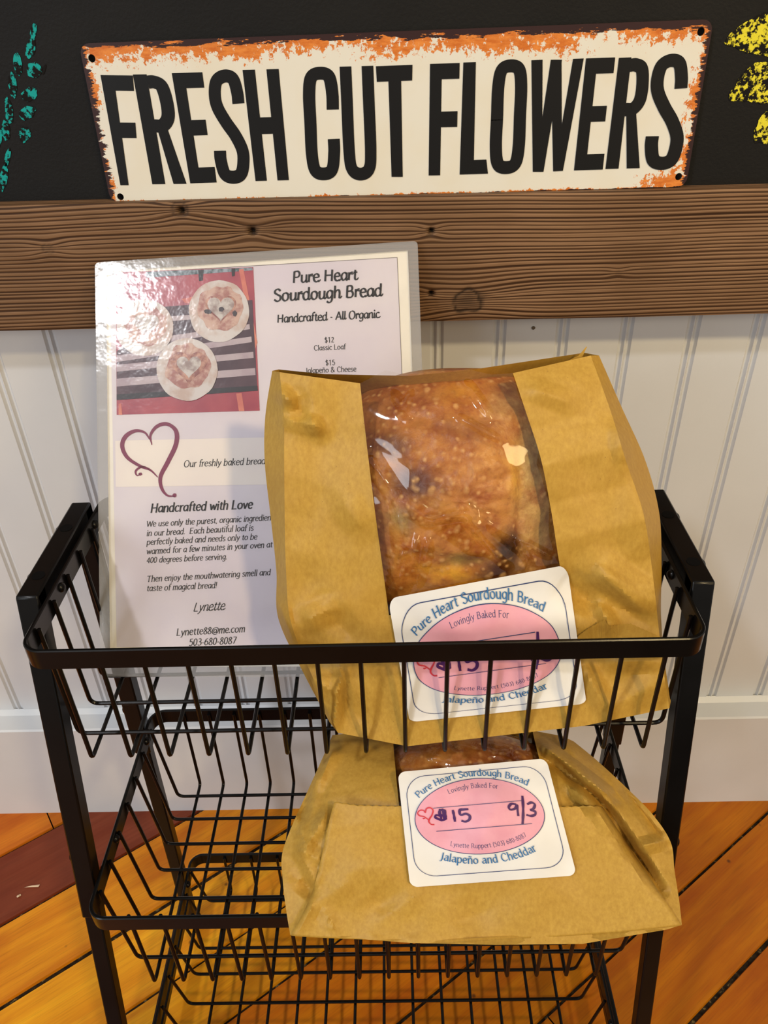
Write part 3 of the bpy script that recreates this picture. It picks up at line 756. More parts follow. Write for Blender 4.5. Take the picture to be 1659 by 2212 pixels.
basket('top wire basket holding the sheet and a bread bag', 0.4855, -0.2628, -0.0976, 0.3855, [-0.1990 + 0.02525 * k for k in range(15)], [-0.240 + 0.0258 * k for k in range(6)], 0.002)
basket('middle wire basket holding a bread bag', 0.2735, -0.3020, -0.1160, 0.1745, [-0.1895 + 0.0221 * k for k in range(16)], [-0.280, -0.257, -0.2335, -0.2085, -0.1845, -0.160, -0.136], 0.0085)
basket('empty bottom wire basket near the floor', 0.0600, -0.3440, -0.1180, 0.0000, [-0.1836 + 0.0271 * k for k in range(13)], [-0.315, -0.288, -0.262, -0.2365, -0.210, -0.1855, -0.160, -0.137], 0.010)

# ------------------------------------------------------------------ laminated price sheet
SP1 = at_y(205, 567, -0.0165)
SN = Vector((-0.023, -0.815, 0.579)).normalized()
def sheet_at(px, py, off=0.0): return at_plane(px, py, SP1 + SN * off, SN)
sheet = empty('laminated_sheet', (-0.1, -0.188, 0.39), 'laminated price sheet with bread photo leaning from the top basket on the beam', 'sheet')
def sheet_fn(off): return lambda q: sheet_at(q.x, q.y, off)
def px_grid_quad(c, nu, nv, off, round_r=0.0, fn=None):
    """grid over a pixel quad TL,TR,BR,BL"""
    fn = fn or sheet_fn(off); vs = []; fs = []
    for j in range(nv + 1):
        for i in range(nu + 1):
            u, v = i / nu, j / nv
            p = (Vector(c[0]) * (1 - u) + Vector(c[1]) * u) * (1 - v) + (Vector(c[3]) * (1 - u) + Vector(c[2]) * u) * v
            vs.append(fn(p))
    for j in range(nv):
        for i in range(nu): a = j * (nu + 1) + i; fs.append((a, a + nu + 1, a + nu + 2, a + 1))
    return vs, fs
def round_quad(c, r, n=6):
    out = []
    for k in range(4):
        a, b, d = Vector(c[k - 1]), Vector(c[k]), Vector(c[(k + 1) % 4])
        p0 = b + (a - b).normalized() * r; p1 = b + (d - b).normalized() * r
        out += [p0 * (1 - t) ** 2 + b * 2 * t * (1 - t) + p1 * t * t for t in [q / n for q in range(n + 1)]]
    return out
def flat_part(name, pts, fn, mat, parent, thick=0.0):
    ink = Ink(); ink.poly(pts, fn); return mesh_obj(name, ink.v, ink.f, mat, parent, smooth=False)
PAPER = m_print('white_sheet_paper', srgb(236, 231, 220), 0.4)
LAV = m_print('lavender_print', srgb(216, 209, 216), 0.4, 12, srgb(208, 200, 212))
PALE = m_print('pale_print', srgb(230, 222, 216), 0.4, 12, srgb(226, 216, 214))
lamc = [(205, 567), (902, 520), (936, 1462), (217, 1462)]
pap = [(229, 586), (881, 541), (914, 1440), (238, 1440)]
flat_part('paper_page', [Vector(p) for p in pap], sheet_fn(0.0), PAPER, sheet)
ink = Ink(); ink.poly([(237, 592), (858, 556), (892, 1398), (252, 1398)], sheet_fn(0.00015)); page = mesh_obj('printed_panel', ink.v, ink.f, LAV, sheet, smooth=False)
ink = Ink(); ink.poly([(249, 952), (876, 938), (880, 1042), (250, 1052)], sheet_fn(0.0003)); mesh_obj('pale_stripe', ink.v, ink.f, PALE, page, smooth=False)
# frame hairline of the printed panel
ink = Ink()
for a, b in (((237, 592), (858, 556)), ((858, 556), (892, 1398))):
    a, b = Vector(a), Vector(b); t = (b - a).normalized(); n = Vector((-t.y, t.x)) * 0.55
    ink.poly([a + n, b + n, b - n, a - n], sheet_fn(0.00035))
mesh_obj('hairline_frame', ink.v, ink.f, m_plain('grey_hairline', srgb(120, 112, 112)), sheet, smooth=False)
# printed photograph of three loaves
PHO = [(250, 588), (547, 577), (561, 887), (252, 896)]
REDW = m_print('printed_red_floor', srgb(150, 52, 74), 0.35, 40, srgb(176, 78, 88), 0.35, 0.7)
ink = Ink(); ink.poly(PHO, sheet_fn(0.0004)); photo = mesh_obj('printed_photo', ink.v, ink.f, REDW, sheet, smooth=False)
photo['label'] = 'printed photo of three round loaves on a slatted bench'
def clipq(pts): return [Vector(p) for p in pts]
def layer(name, polys, off, mat):
    for p in polys:
        ink = Ink(); ink.poly(clipq(p), sheet_fn(off)); o = mesh_obj(name, ink.v, ink.f, mat, photo, smooth=False)
    return o
layer('window_strip', [[(315, 587), (545, 578), (546, 584), (316, 600)]], 0.0005, m_print('printed_pale_blue', srgb(150, 162, 178), 0.4, 300, srgb(70, 90, 96)))
layer('post', [[(428, 583), (440, 582), (438, 606), (430, 607)], [(500, 580), (508, 580), (507, 596), (501, 597)]], 0.0006, m_print('printed_dark', srgb(40, 34, 42), 0.4))
layer('orange_beam', [[(392, 646), (480, 628), (520, 660), (400, 655)], [(516, 582), (526, 581), (556, 740), (549, 760)], [(510, 850), (522, 849), (528, 888), (516, 888)], [(256, 872), (262, 871), (264, 896), (256, 896)]], 0.00055, m_print('printed_orange_pink', srgb(196, 110, 100), 0.4, 60, srgb(214, 136, 112)))
layer('dark_slats', [[(336, 664), (545, 648), (556, 842), (252, 864), (252, 760)]], 0.0006, m_print('printed_dark_slat', srgb(66, 40, 54), 0.4, 50, srgb(84, 58, 70)))
sl = []
for k, (yl, yr, h) in enumerate([(686, 671, 9), (725, 700, 11), (768, 727, 12), (770 + 18, 760, 13), (818, 795, 15)]):
    xl = 330 if k == 0 else 370 if k == 1 else 252
    sl.append([(xl, yl), (535 + k * 4, yr), (536 + k * 4, yr + h), (xl, yl + h + 2)])
layer('pale_slats', sl, 0.0007, m_print('printed_pale_slat', srgb(184, 170, 178), 0.4, 50, srgb(168, 150, 162)))
layer('bench_edge', [[(252, 852), (556, 833), (557, 844), (252, 864)]], 0.00072, m_print('printed_black_edge', srgb(44, 40, 48), 0.4))
FLOUR = m_print('printed_floured_crust', srgb(204, 198, 198), 0.4, 90, srgb(190, 170, 162), 0.42, 0.62)
CRUST = m_print('printed_crust', srgb(196, 166, 154), 0.4, 150, srgb(162, 110, 104), 0.42, 0.6)
SCORE = m_print('printed_score', srgb(134, 78, 74), 0.4, 170, srgb(190, 146, 128), 0.4, 0.6)
DUST = m_print('printed_flour_heart', srgb(196, 190, 188), 0.4, 160, srgb(150, 132, 130), 0.42, 0.62)
for cx, cy, r, sd in ((312, 708, 63, 1), (473, 672, 67, 2), (404, 798, 68, 3)):
    if sd == 1:
        body = [p for p in blob_poly(cx, cy, r, r * 0.97, 0, sd, 40, 0.03)]; body = [(max(x, 252), y) for x, y in body]
    else: body = blob_poly(cx, cy, r * 0.97, r, 0, sd, 40, 0.03)
    b = layer('printed_loaf', [body], 0.0008 + sd * 0.0001, FLOUR)
    ink = Ink(); ink.poly([(max(x, 252), y) for x, y in blob_poly(cx + 2, cy - 6, r * 0.74, r * 0.70, 0, sd + 4, 40, 0.2)], sheet_fn(0.0009 + sd * 0.0001)); mesh_obj('printed_crust', ink.v, ink.f, CRUST, b, smooth=False).parent = photo
    hs = r * 0.50; hp = []
    for k in range(40):
        t = 2 * math.pi * k / 40; x = 16 * math.sin(t) ** 3; y = -(13 * math.cos(t) - 5 * math.cos(2 * t) - 2 * math.cos(3 * t) - math.cos(4 * t))
        hp.append((x / 16, y / 16))
    for s, off, mt in ((1.18 if sd == 3 else 1.0, 0.00095, SCORE), (0.78 if sd == 3 else 0.86, 0.001, DUST)):
        if sd == 1 and mt is SCORE: s = 0.0
        if s: 
            o = layer('printed_heart', [[(cx + 4 + x * hs * s, cy - 8 + y * hs * s) for x, y in hp]], off + sd * 0.0001, mt)
layer('dark_eyelets', [blob_poly(449, 673, 8, 5, 0.1, 3), blob_poly(507, 677, 5, 6, 0, 5), blob_poly(478, 668, 6, 5, 0, 8)], 0.0014, m_print('printed_eyelet', srgb(60, 48, 56), 0.4))
# heart swash
PLUM = m_print('plum_print', srgb(124, 44, 78), 0.4)
ink = Ink(); fn = sheet_fn(0.0005)
def swash(pts, w):
    c = catmull([Vector(p) for p in pts], 8); ink.strips([pen_ribbon(c, w, w * 0.8, 0.6, lambda t: 0.25 + 0.95 * math.sin(math.pi * min(1, max(0, t))) ** 0.8)], fn)
swash([(328, 961), (325, 940), (339, 921), (361, 916), (380, 931), (380, 960), (363, 997), (347, 1029), (349, 1054), (361, 1070), (378, 1072)], 8.5)
swash([(324, 950), (312, 934), (291, 931), (271, 943), (264, 964), (275, 988), (301, 1006), (324, 1015), (341, 1031)], 8.0)
swash([(326, 1018), (314, 1009), (302, 1010), (293, 1018), (296, 1027), (305, 1024)], 4.0)
ink.poly(blob_poly(377, 1070, 4.5, 4.5, 0, 1), fn); ink.poly(blob_poly(303, 1024, 4, 3.5, 0, 2), fn)
o = ink.build('heart_swash', PLUM, sheet); o['label'] = 'plum printed heart with curled tails'
# printed text
SCR = dict(slant=0.10, thick=12.0, thin=6.0, ang=math.radians(20), script=True)
ITA = dict(slant=0.20, thick=8.4, thin=5.0, ang=math.radians(15), serif=5.0)
BLD = dict(slant=0.20, thick=12.0, thin=6.0, ang=math.radians(15), serif=6.0)
ROM = dict(slant=0.0, thick=8.0, thin=4.8, ang=math.radians(15), serif=5.0)
ink = Ink(); fn5 = sheet_fn(0.0005); P2 = lambda q: fn5(q)
for txt, st, a, b, k in [
    ('Pure Heart', SCR, (631, 611), (772, 604), 1.0), ('Sourdough Bread', SCR, (589, 651), (825, 639), 1.0), ('Handcrafted - All Organic', SCR, (598, 697), (820, 686), 1.05),
    ('$12', ROM, (701, 740), (722, 739), 1.0), ('Classic Loaf', ROM, (678, 757), (747, 754), 1.0), ('$15', ROM, (703, 789), (724, 788), 1.0), ('Jalape\u00f1o & Cheese', ROM, (660, 806), (770, 802), 1.0),
    ('Our freshly baked bread', ITA, (396, 1009), (573, 1002), 1.0), ('Handcrafted with Love', BLD, (324, 1107), (545, 1098), 1.0),
    ('We use only the purest, organic ingredients', ITA, (316, 1138), (597, 1123), 1.0), ('in our bread.  Each beautiful loaf is', ITA, (316, 1158), (547, 1146), 1.0),
    ('perfectly baked and needs only to be', ITA, (316, 1177), (555, 1165), 1.0), ('warmed for a few minutes in your oven at', ITA, (316, 1197), (588, 1182), 1.0),
    ('400 degrees before serving.', ITA, (316, 1216), (490, 1208), 1.0), ('Then enjoy the mouthwatering smell and', ITA, (316, 1257), (584, 1242), 1.0),
    ('taste of magical bread!', ITA, (316, 1277), (468, 1270), 1.0), ('Lynette', dict(slant=0.42, thick=8, thin=4, ang=0.4, script=True), (416, 1321), (484, 1317), 1.1),
    ('Lynette88@me.com', ITA, (380, 1373), (529, 1365), 1.0), ('503-680-8087', dict(ITA, serif=0), (407, 1395), (510, 1390), 1.0)]:
    s, w = layout(txt, **st); ink.strips(s, line_fn(a, b, w, P2, k))
ink.build('printed_text', INK, sheet)
# clear laminate over the page, milky sealed edge around it
out = round_quad(lamc, 11); inn = [Vector(p) for p in round_quad(pap, 2)]
n = len(out); lb = Ink()
ring = lambda L, o: [sheet_at(p.x, p.y, o) for p in L]
lb.v = ring(out, 0.0016) + ring(inn, 0.0016) + ring(out, -0.0002) + ring(inn, -0.0002)
for k in range(n):
    q = (k + 1) % n
    lb.f += [(k, n + k, n + q, q), (2 * n + k, 2 * n + q, 3 * n + q, 3 * n + k), (k, q, 2 * n + q, 2 * n + k), (n + k, 3 * n + k, 3 * n + q, n + q)]
o = lb.build('sealed_edge', LAMEDGE, sheet); o['label'] = 'milky clear plastic edge around the sheet'
vsq, fsq = px_grid_quad(pap, 2, 2, 0.0016)
mesh_obj('laminate_film', vsq, fsq, LAM, sheet, smooth=False)

# ------------------------------------------------------------------ bread bags
class Field:
    """a leaning front surface: plane + bulges + folds, addressed by the sight line of the photograph"""
    def __init__(s, P, lean_deg, bulges, creases, seed, amp):
        a = math.radians(lean_deg); s.P = Vector(P); s.n = Vector((0, -math.cos(a), math.sin(a))); s.b = bulges; s.c = creases; s.seed = seed; s.amp = amp
        rnd = random.Random(seed); s.r = []
        for k in range(26):
            th = rnd.uniform(0, math.pi); s.r.append((math.cos(th), math.sin(th), rnd.uniform(0, 400), rnd.uniform(120, 300), rnd.uniform(0.4, 1.0), rnd.uniform(400, 1600), rnd.uniform(700, 2000), rnd.uniform(90, 220)))
    def base(s, x, y):
        d = 0.0
        for cx, cy, rx, ry, h in s.b: d += h * math.exp(-((x - cx) / rx) ** 2 - ((y - cy) / ry) ** 2)
        return d
    def folds(s, x, y):
        d = 0.0
        for x1, y1, x2, y2, h, w in s.c:
            vx, vy = x2 - x1, y2 - y1; L2 = vx * vx + vy * vy; t = ((x - x1) * vx + (y - y1) * vy) / L2; tc = max(0, min(1, t))
            dd = math.hypot(x - x1 - vx * tc, y - y1 - vy * tc) / w
            if dd < 1: d += 1.35 * h * (1 - dd) * (0.35 + 0.65 * math.sin(math.pi * tc) ** 0.5)
        for c, sn, ph, per, a, fx, fy, fr in s.r:
            q = ((x * c + y * sn + ph) / per) % 1.0; g = math.exp(-((x - fx) / fr / 1.6) ** 2 - ((y - fy) / fr / 1.6) ** 2)
            if g > 0.02: d += s.amp * a * g * abs(q - 0.5) * 2
        d += s.amp * 0.35 * noise.noise(Vector((x / 70, y / 70, s.seed))) + s.amp * 0.9 * noise.noise(Vector((x / 210, y / 210, s.seed + 3)))
        return d
    def at(s, x, y, off=0.0, fold=1.0):
        return at_plane(x, y, s.P + s.n * (s.base(x, y) + fold * s.folds(x, y) + off), s.n)

def col_interp(rows, v):
    """rows: list of 2D/3D control tuples, v in 0..1, Catmull-Rom"""
    m = len(rows) - 1; t = v * m; i = min(int(t), m - 1); f = t - i
    g = lambda k: Vector(rows[max(0, min(m, k))])
    p0, p1, p2, p3 = g(i - 1), g(i), g(i + 1), g(i + 2)
    return 0.5 * ((2 * p1) + (p2 - p0) * f + (2 * p0 - 5 * p1 + 4 * p2 - p3) * f * f + (3 * p1 - p0 - 3 * p2 + p3) * f ** 3)

def strip_surface(field, colsL, nu, nv, hole=None, off=0.0, v0=0.0, v1=1.0, fold=None):
    """columns (each a list of (px,py,offset) rows); linear across, smooth along; returns verts, faces, idx grid"""
    us = []
    for c in range(len(colsL) - 1):
        for k in range(nu[c]): us.append((c, k / nu[c]))
    us.append((len(colsL) - 2, 1.0)); vs = []; nU = len(us)
    for j in range(nv + 1):
        v = v0 + (v1 - v0) * j / nv; cp = [col_interp(c, v) for c in colsL]
        for c, f in us:
            p = cp[c] * (1 - f) + cp[c + 1] * f
            vs.append(field.at(p.x, p.y, p.z + off, fold(v) if fold else 1.0))
    fs = []
    for j in range(nv):
        for i in range(nU - 1):
            if hole and hole(us[i][0], j / nv): continue
            a = j * nU + i; fs.append((a, a + nU, a + nU + 1, a + 1))
    return vs, fs, nU

def label_part(bag, field, corners, off=0.0015, warp=None, fold=1.0, drop=0.0):
    """printed sticker: rounded rectangle following the bag"""
    c = [Vector(p) for p in corners]
    def px(u, v):
        if warp:
            for (a0, b0), (a1, b1) in zip(warp, warp[1:]):
                if v <= a1 or a1 == 1: v = b0 + (b1 - b0) * (v - a0) / (a1 - a0); break
        return (c[0] * (1 - u) + c[1] * u) * (1 - v) + (c[3] * (1 - u) + c[2] * u) * v
    def fn(o): return lambda q: field.at(px(q.x / 101.6, q.y / 76.2).x, px(q.x / 101.6, q.y / 76.2).y, off + o, fold)
    def disc(outline, ctr, o, rings=7):
        vs = [fn(o)(Vector(ctr))]; n = len(outline); fs = []
        for j in range(1, rings + 1):
            vs += [fn(o)(Vector(ctr).lerp(Vector(p), j / rings)) for p in outline]
        for k in range(n): fs.append((0, 1 + k, 1 + (k + 1) % n))
        for j in range(rings - 1):
            for k in range(n): a = 1 + j * n; fs.append((a + k, a + n + k, a + n + (k + 1) % n, a + (k + 1) % n))
        return vs, fs
    def rrect(x0, y0, x1, y1, r):
        out = []
        for cx, cy, a0 in ((x1 - r, y0 + r, 270), (x1 - r, y1 - r, 0), (x0 + r, y1 - r, 90), (x0 + r, y0 + r, 180)):
            for k in range(9): a = math.radians(a0 + 90 * k / 8); out.append((cx + r * math.cos(a), cy + r * math.sin(a)))
        dense = []
        for i in range(len(out)):
            a, b = Vector(out[i]), Vector(out[(i + 1) % len(out)]); m = max(1, int((b - a).length / 6))
            dense += [a.lerp(b, k / m) for k in range(m)]
        return dense
    vs, fs = disc(rrect(0, 0, 101.6, 76.2, 5), (50.8, 38.1), 0.0, 16)
    st = mesh_obj('printed_sticker', vs, fs, STICK, bag)
    st['label'] = 'white sticker with a pink oval, blue lettering and handwritten price'
    ink = Ink(); rr = rrect(4.3, 4.0, 97.5, 70.0, 13); rr.append(rr[0]); rr.append(rr[1]); ink.strips([pen_ribbon(rr, 0.38, 0.38, 0)], fn(0.0005)); 
    EC = Vector((49.6, 33.4)); EA, EB = 41.8, 24.6
    ell = lambda a, b, n=72: [Vector((EC.x + a * math.cos(2 * math.pi * k / n), EC.y + b * math.sin(2 * math.pi * k / n))) for k in range(n)]
    vs, fs = disc(ell(EA, EB), EC, 0.0006, 16); mesh_obj('pink_oval', vs, fs, PINK, st).location = (0, 0, 0)
    oe = ell(EA, EB); oe += oe[:2]; ink.strips([pen_ribbon(oe, 0.42, 0.42, 0)], fn(0.0008))
    o = ink.build('outline', NAVY, st); o.location = (0, 0, 0)
    ink = Ink()
    def arc_text(txt, a, b, t0, t1, size, top, style):
        s, w = layout(txt, **style); N = 200; pts = []
        for k in range(N + 1):
            t = math.radians(t0 + (t1 - t0) * k / N); pts.append(Vector((EC.x + a * math.cos(t), EC.y - b * math.sin(t))))
        L = [0.0]
        for k in range(N): L.append(L[-1] + (pts[k + 1] - pts[k]).length)
        sc = L[-1] / w
        def m(q):
            d = q.x * sc; d = max(-4, min(L[-1] + 4, d)); k = 0
            lo, hi = 0, N
            while hi - lo > 1:
                mid = (lo + hi) // 2
                if L[mid] <= d: lo = mid
                else: hi = mid
            f = (d - L[lo]) / max(1e-6, L[lo + 1] - L[lo]); p = pts[lo].lerp(pts[lo + 1], f); t = (pts[lo + 1] - pts[lo]).normalized(); n = Vector((t.y, -t.x))
            return fn(0.0008)(p + n * (q.y * size / 66.0))
        ink.strips(s, m)
    RS = dict(thick=9.4, thin=4.2, ang=math.radians(25), serif=5.5, roman=True, track=2)
    arc_text('Pure Heart Sourdough Bread', 46.0, 26.4, 145, 40, 4.1, True, RS)
    o = ink.build('title_lettering', BLUE, st); o.location = (0, 0, 0); ink = Ink()
    arc_text('Jalape\u00f1o and Cheddar', 54.0, 30.8, 237, 306, 4.9, False, RS)
    o = ink.build('flavour_lettering', BLUE, st); o.location = (0, 0, 0)
    ink = Ink()
    R2 = dict(thick=6.5, thin=2.6, ang=math.radians(25), serif=5.0, roman=True, track=3)
    arc_text('Lovingly Baked For', 35, 18.6, 120, 64, 3.1, True, R2)
    arc_text('Lynette Ruppert (503) 680-8087', 41.0, 20.6, 238, 312, 2.9, False, R2)
    for y, x0, x1 in ((25.6, 20.5, 78.5), (40.9, 20.5, 82)): ink.strips([pen_ribbon([Vector((x0 + (x1 - x0) * k / 60, y)) for k in range(61)], 0.36, 0.36, 0)], fn(0.0012))
    o = ink.build('small_print', NAVY, st); o.location = (0, 0, 0)
    # handwriting: points measured on the second sticker, turned into sticker millimetres
    K = [Vector((75, 255)), Vector((1350, 155)), Vector((1597, 1152)), Vector((150, 1258))]
    def mm(p):
        u, v = 0.5, 0.5; p = Vector(p)
        for _ in range(12):
            q = (K[0] * (1 - u) + K[1] * u) * (1 - v) + (K[3] * (1 - u) + K[2] * u) * v; e = p - q
            du = (K[1] - K[0]) * (1 - v) + (K[2] - K[3]) * v; dv = (K[3] - K[0]) * (1 - u) + (K[2] - K[1]) * u; det = du.x * dv.y - du.y * dv.x
            u += (e.x * dv.y - e.y * dv.x) / det; v += (du.x * e.y - du.y * e.x) / det
        return Vector((u * 101.6, v * 76.2 + drop))
    ink = Ink()
    def hand(pts, w, closed=False): ink.strips([pen_ribbon(catmull([mm(p) for p in pts], 6), w, w * 0.85, 0.7, lambda t: 0.8 + 0.3 * math.sin(7 * t) ** 2)], fn(0.0011))
    hand([(470, 590), (430, 590), (425, 625), (462, 640), (475, 665), (440, 675), (400, 660), (385, 650), (395, 632), (430, 640)], 1.6)
    hand([(425, 578), (440, 685)], 1.3); hand([(450, 575), (462, 680)], 1.3); hand([(470, 585), (478, 670)], 1.5)
    hand([(538, 588), (548, 640), (555, 690)], 1.7)
    hand([(672, 582), (632, 585), (600, 590), (597, 620), (610, 632), (650, 622), (682, 640), (678, 672), (645, 690), (610, 682)], 1.7)
    o = ink.build('handwritten_price', PURP, st); o.location = (0, 0, 0); ink = Ink()
    hand([(1085, 545), (1045, 540), (1022, 565), (1035, 590), (1075, 580), (1092, 552), (1096, 590), (1102, 645)], 1.6)
    hand([(1140, 472), (1145, 560), (1143, 640), (1137, 715)], 1.7)
    hand([(1180, 545), (1215, 530), (1245, 545), (1235, 580), (1205, 595)], 1.6); hand([(1205, 595), (1245, 605), (1248, 632), (1212, 645), (1172, 635)], 1.6)
    o = ink.build('handwritten_date', PURP, st); o.location = (0, 0, 0)
    ink = Ink()
    hand([(300, 610), (285, 590), (255, 590), (235, 612), (250, 635), (290, 645), (325, 670)], 0.8)
    hand([(300, 612), (312, 575), (345, 568), (368, 590), (358, 630), (335, 665), (330, 690), (350, 712), (376, 714)], 0.9); hand([(325, 670), (305, 656), (285, 662), (278, 656)], 0.6)
    o = ink.build('red_heart_doodle', REDP, st); o.location = (0, 0, 0)
    return st
STICK = m_print('white_sticker_paper', srgb(232, 230, 226), 0.45, 20); PINK = m_print('pink_print', srgb(232, 168, 184), 0.5, 60, srgb(226, 158, 176))
NAVY = m_plain('navy_print', srgb(48, 66, 116)); BLUE = m_plain('blue_print', srgb(54, 112, 166)); PURP = m_plain('purple_marker', srgb(70, 26, 92)); REDP = m_plain('red_pen', srgb(206, 52, 66))
LOAF = m_loaf()

LOAF_FRONT = {}
def build_loaf(name, loc, label, field, cx, cy, rx, ry, blobs, base, seed, deep, gap, seams=(), win=None):
    """a round, lumpy loaf whose front follows the bag window"""
    root_loc = Vector(loc); N, M = 120, 46; vs = []; col = []; fs = []
    def lump(x, y):
        d = 0.0030 * fbm(x / 110, y / 110, seed) + 0.0014 * fbm(x / 34, y / 34, seed + 2) + 0.0006 * noise.noise(Vector((x / 10, y / 10, seed)))
        for x1, y1, x2, y2, h, w in seams:
            vx, vy = x2 - x1, y2 - y1; L = math.hypot(vx, vy); t = ((x - x1) * vx + (y - y1) * vy) / L / L; s = ((x - x1) * vy - (y - y1) * vx) / L
            if -0.3 < t < 1.3: d -= h * smooth01(s / w + 0.5) * smooth01((t + 0.3) / 0.3) * smooth01((1.3 - t) / 0.3)
        return d
    def colour(x, y):
        c = Vector(srgb(*base)[:3]); k = 0.5 + 0.5 * fbm(x / 60, y / 60, seed + 9); c = c.lerp(Vector(srgb(228, 172, 82)[:3]), 0.5 * smooth01(k)); 
        for bx, by, ax, ay, cc, s in blobs:
            q = math.exp(-(((x - bx) / ax) ** 2 + ((y - by) / ay) ** 2) ** 1.5 * (1 + 0.7 * fbm(x / 28, y / 28, seed + bx)))
            c = c.lerp(Vector(srgb(*cc)[:3]), min(1, s * q))
        return c
    def front_off(x, y):
        r = min(1.0, ((abs((x - cx) / rx)) ** 2.6 + (abs((y - cy) / ry)) ** 2.6) ** (1 / 2.6))
        d = -gap - deep * (1 - math.sqrt(max(0, 1 - r ** 3.2))) + lump(x, y) * (1 - r ** 6)
        k = smooth01(min(x - win[0](y), win[1](y) - x, win[2] - y) / 24)
        return d * k + (1 - k) * min(d, field.folds(x, y) - 0.0012)
    LOAF_FRONT[field] = front_off
    for j in range(M + 1):
        r = j / M
        for k in range(N):
            a = 2 * math.pi * k / N; ca, sa = math.cos(a), math.sin(a); sq = (abs(ca) ** 2.6 + abs(sa) ** 2.6) ** (-1 / 2.6)
            x = cx + rx * r * ca * sq; y = cy + ry * r * sa * sq
            vs.append(field.at(x, y, front_off(x, y), 0.0)); col.append(colour(x, y))
    back = len(vs)
    for j in range(1, 9):                                       # rounded back
        r = 1 - j / 8.0
        for k in range(N):
            a = 2 * math.pi * k / N; ca, sa = math.cos(a), math.sin(a); sq = (abs(ca) ** 2.6 + abs(sa) ** 2.6) ** (-1 / 2.6)
            x = cx + rx * r * ca * sq; y = cy + ry * r * sa * sq; d = -gap - deep - deep * 0.62 * math.sqrt(1 - r * r)
            vs.append(field.at(x, y, d, 0.0)); col.append(Vector(srgb(170, 104, 40)[:3]))
    for j in range(M + 8):
        for k in range(N): a = j * N; fs.append((a + k, a + N + k, a + N + (k + 1) % N, a + (k + 1) % N))
    o = mesh_obj(name, [v - root_loc for v in vs], fs, LOAF, None, True, None, None, None, {'crust': col}); o.location = root_loc
    return set_props(o, label, 'bread', None)

# --- bag in the top basket
fA = Field((0.03, -0.2535, 0.391), 21, [(985, 1040, 270, 250, 0.026), (1000, 1380, 300, 110, 0.006)],
    [(617, 905, 700, 925, 0.004, 26), (640, 860, 660, 905, -0.005, 30), (660, 880, 690, 940, 0.004, 24), (600, 840, 640, 880, 0.006, 24), (700, 1310, 760, 1380, -0.004, 40), (660, 1340, 730, 1310, 0.005, 34),
     (740, 1080, 780, 1140, 0.003, 40), (738, 1445, 720, 1572, 0.006, 20), (602, 1300, 640, 1400, 0.005, 20), (615, 1400, 700, 1420, -0.005, 26), (1290, 1300, 1330, 1370, 0.006, 22), (1300, 1240, 1395, 1320, 0.005, 24), (1330, 920, 1350, 1000, 0.004, 24), (1240, 1290, 1400, 1330, -0.006, 60), (1290, 1220, 1420, 1310, 0.006, 46), (1215, 1250, 1290, 1310, -0.005, 40), (1150, 840, 1230, 870, 0.003, 30),
     (1260, 1440, 1310, 1530, 0.006, 30), (1310, 1530, 1440, 1470, 0.004, 40), (1330, 1430, 1440, 1430, 0.004, 26), (680, 1470, 730, 1500, 0.006, 30), (730, 1490, 780, 1560, -0.004, 30)], 11, 0.0046)
bagA = empty('bread_bag', (0.04, -0.22, 0.392), 'kraft paper bread bag standing in the top basket with large clear window', 'bag')
gl = [(588, 801, -0.012), (573, 900, -0.020), (572, 1000, -0.022), (585, 1120, -0.022), (597, 1235, -0.020), (601, 1335, -0.016), (651, 1445, -0.012), (712, 1560, -0.010)]
cl = [(604, 804, 0), (613, 900, 0), (614, 1000, 0), (615, 1120, 0), (618, 1235, 0), (628, 1342, 0), (672, 1455, 0), (730, 1583, 0)]
wl = [(778, 828, 0), (786, 905, 0), (797, 1000, 0), (812, 1120, 0), (827, 1230, 0), (842, 1340, 0), (858, 1450, 0), (880, 1612, 0)]
wm = [(945, 808, -0.004), (962, 890, 0), (978, 990, 0), (994, 1110, 0), (1010, 1225, 0), (1024, 1335, 0), (1042, 1440, 0), (1064, 1596, 0)]
wr = [(1108, 806, -0.004), (1136, 890, 0), (1168, 990, 0), (1190, 1100, 0), (1208, 1215, 0), (1228, 1320, 0), (1245, 1430, 0), (1262, 1568, 0)]
cr = [(1276, 768, -0.008), (1318, 885, 0), (1352, 995, 0), (1390, 1110, 0), (1408, 1225, 0), (1420, 1330, 0), (1430, 1425, 0), (1446, 1530, 0)]
gr = [(1294, 768, -0.014), (1343, 880, -0.022), (1394, 995, -0.026), (1424, 1108, -0.026), (1429, 1220, -0.022), (1428, 1330, -0.018), (1436, 1430, -0.012), (1449, 1515, -0.010)]
bl = [(602, 798, -0.016), (640, 900, -0.052), (640, 1000, -0.064), (650, 1120, -0.066), (660, 1235, -0.064), (668, 1335, -0.058), (705, 1430, -0.050), (745, 1530, -0.040)]
b1 = [(700, 808, -0.016), (760, 900, -0.060), (780, 1000, -0.070), (790, 1120, -0.072), (800, 1235, -0.070), (820, 1335, -0.064), (850, 1430, -0.056), (890, 1550, -0.044)]
b2 = [(885, 812, -0.014), (880, 900, -0.062), (900, 1000, -0.074), (910, 1120, -0.076), (920, 1235, -0.074), (930, 1335, -0.066), (950, 1430, -0.058), (980, 1550, -0.044)]
b3 = [(1010, 800, -0.014), (1010, 890, -0.062), (1030, 1000, -0.074), (1050, 1120, -0.076), (1060, 1235, -0.074), (1070, 1335, -0.066), (1090, 1430, -0.058), (1110, 1550, -0.044)]
br = [(1262, 762, -0.020), (1270, 880, -0.056), (1300, 990, -0.066), (1340, 1110, -0.068), (1350, 1220, -0.064), (1350, 1330, -0.058), (1370, 1420, -0.050), (1390, 1500, -0.040)]
WB = 0.70                                                        # window ends under the sticker
NV = 150
TOPS = {0.165: 800, 0.315: 811, 0.50: 798, 0.68: 796, 0.86: 809}
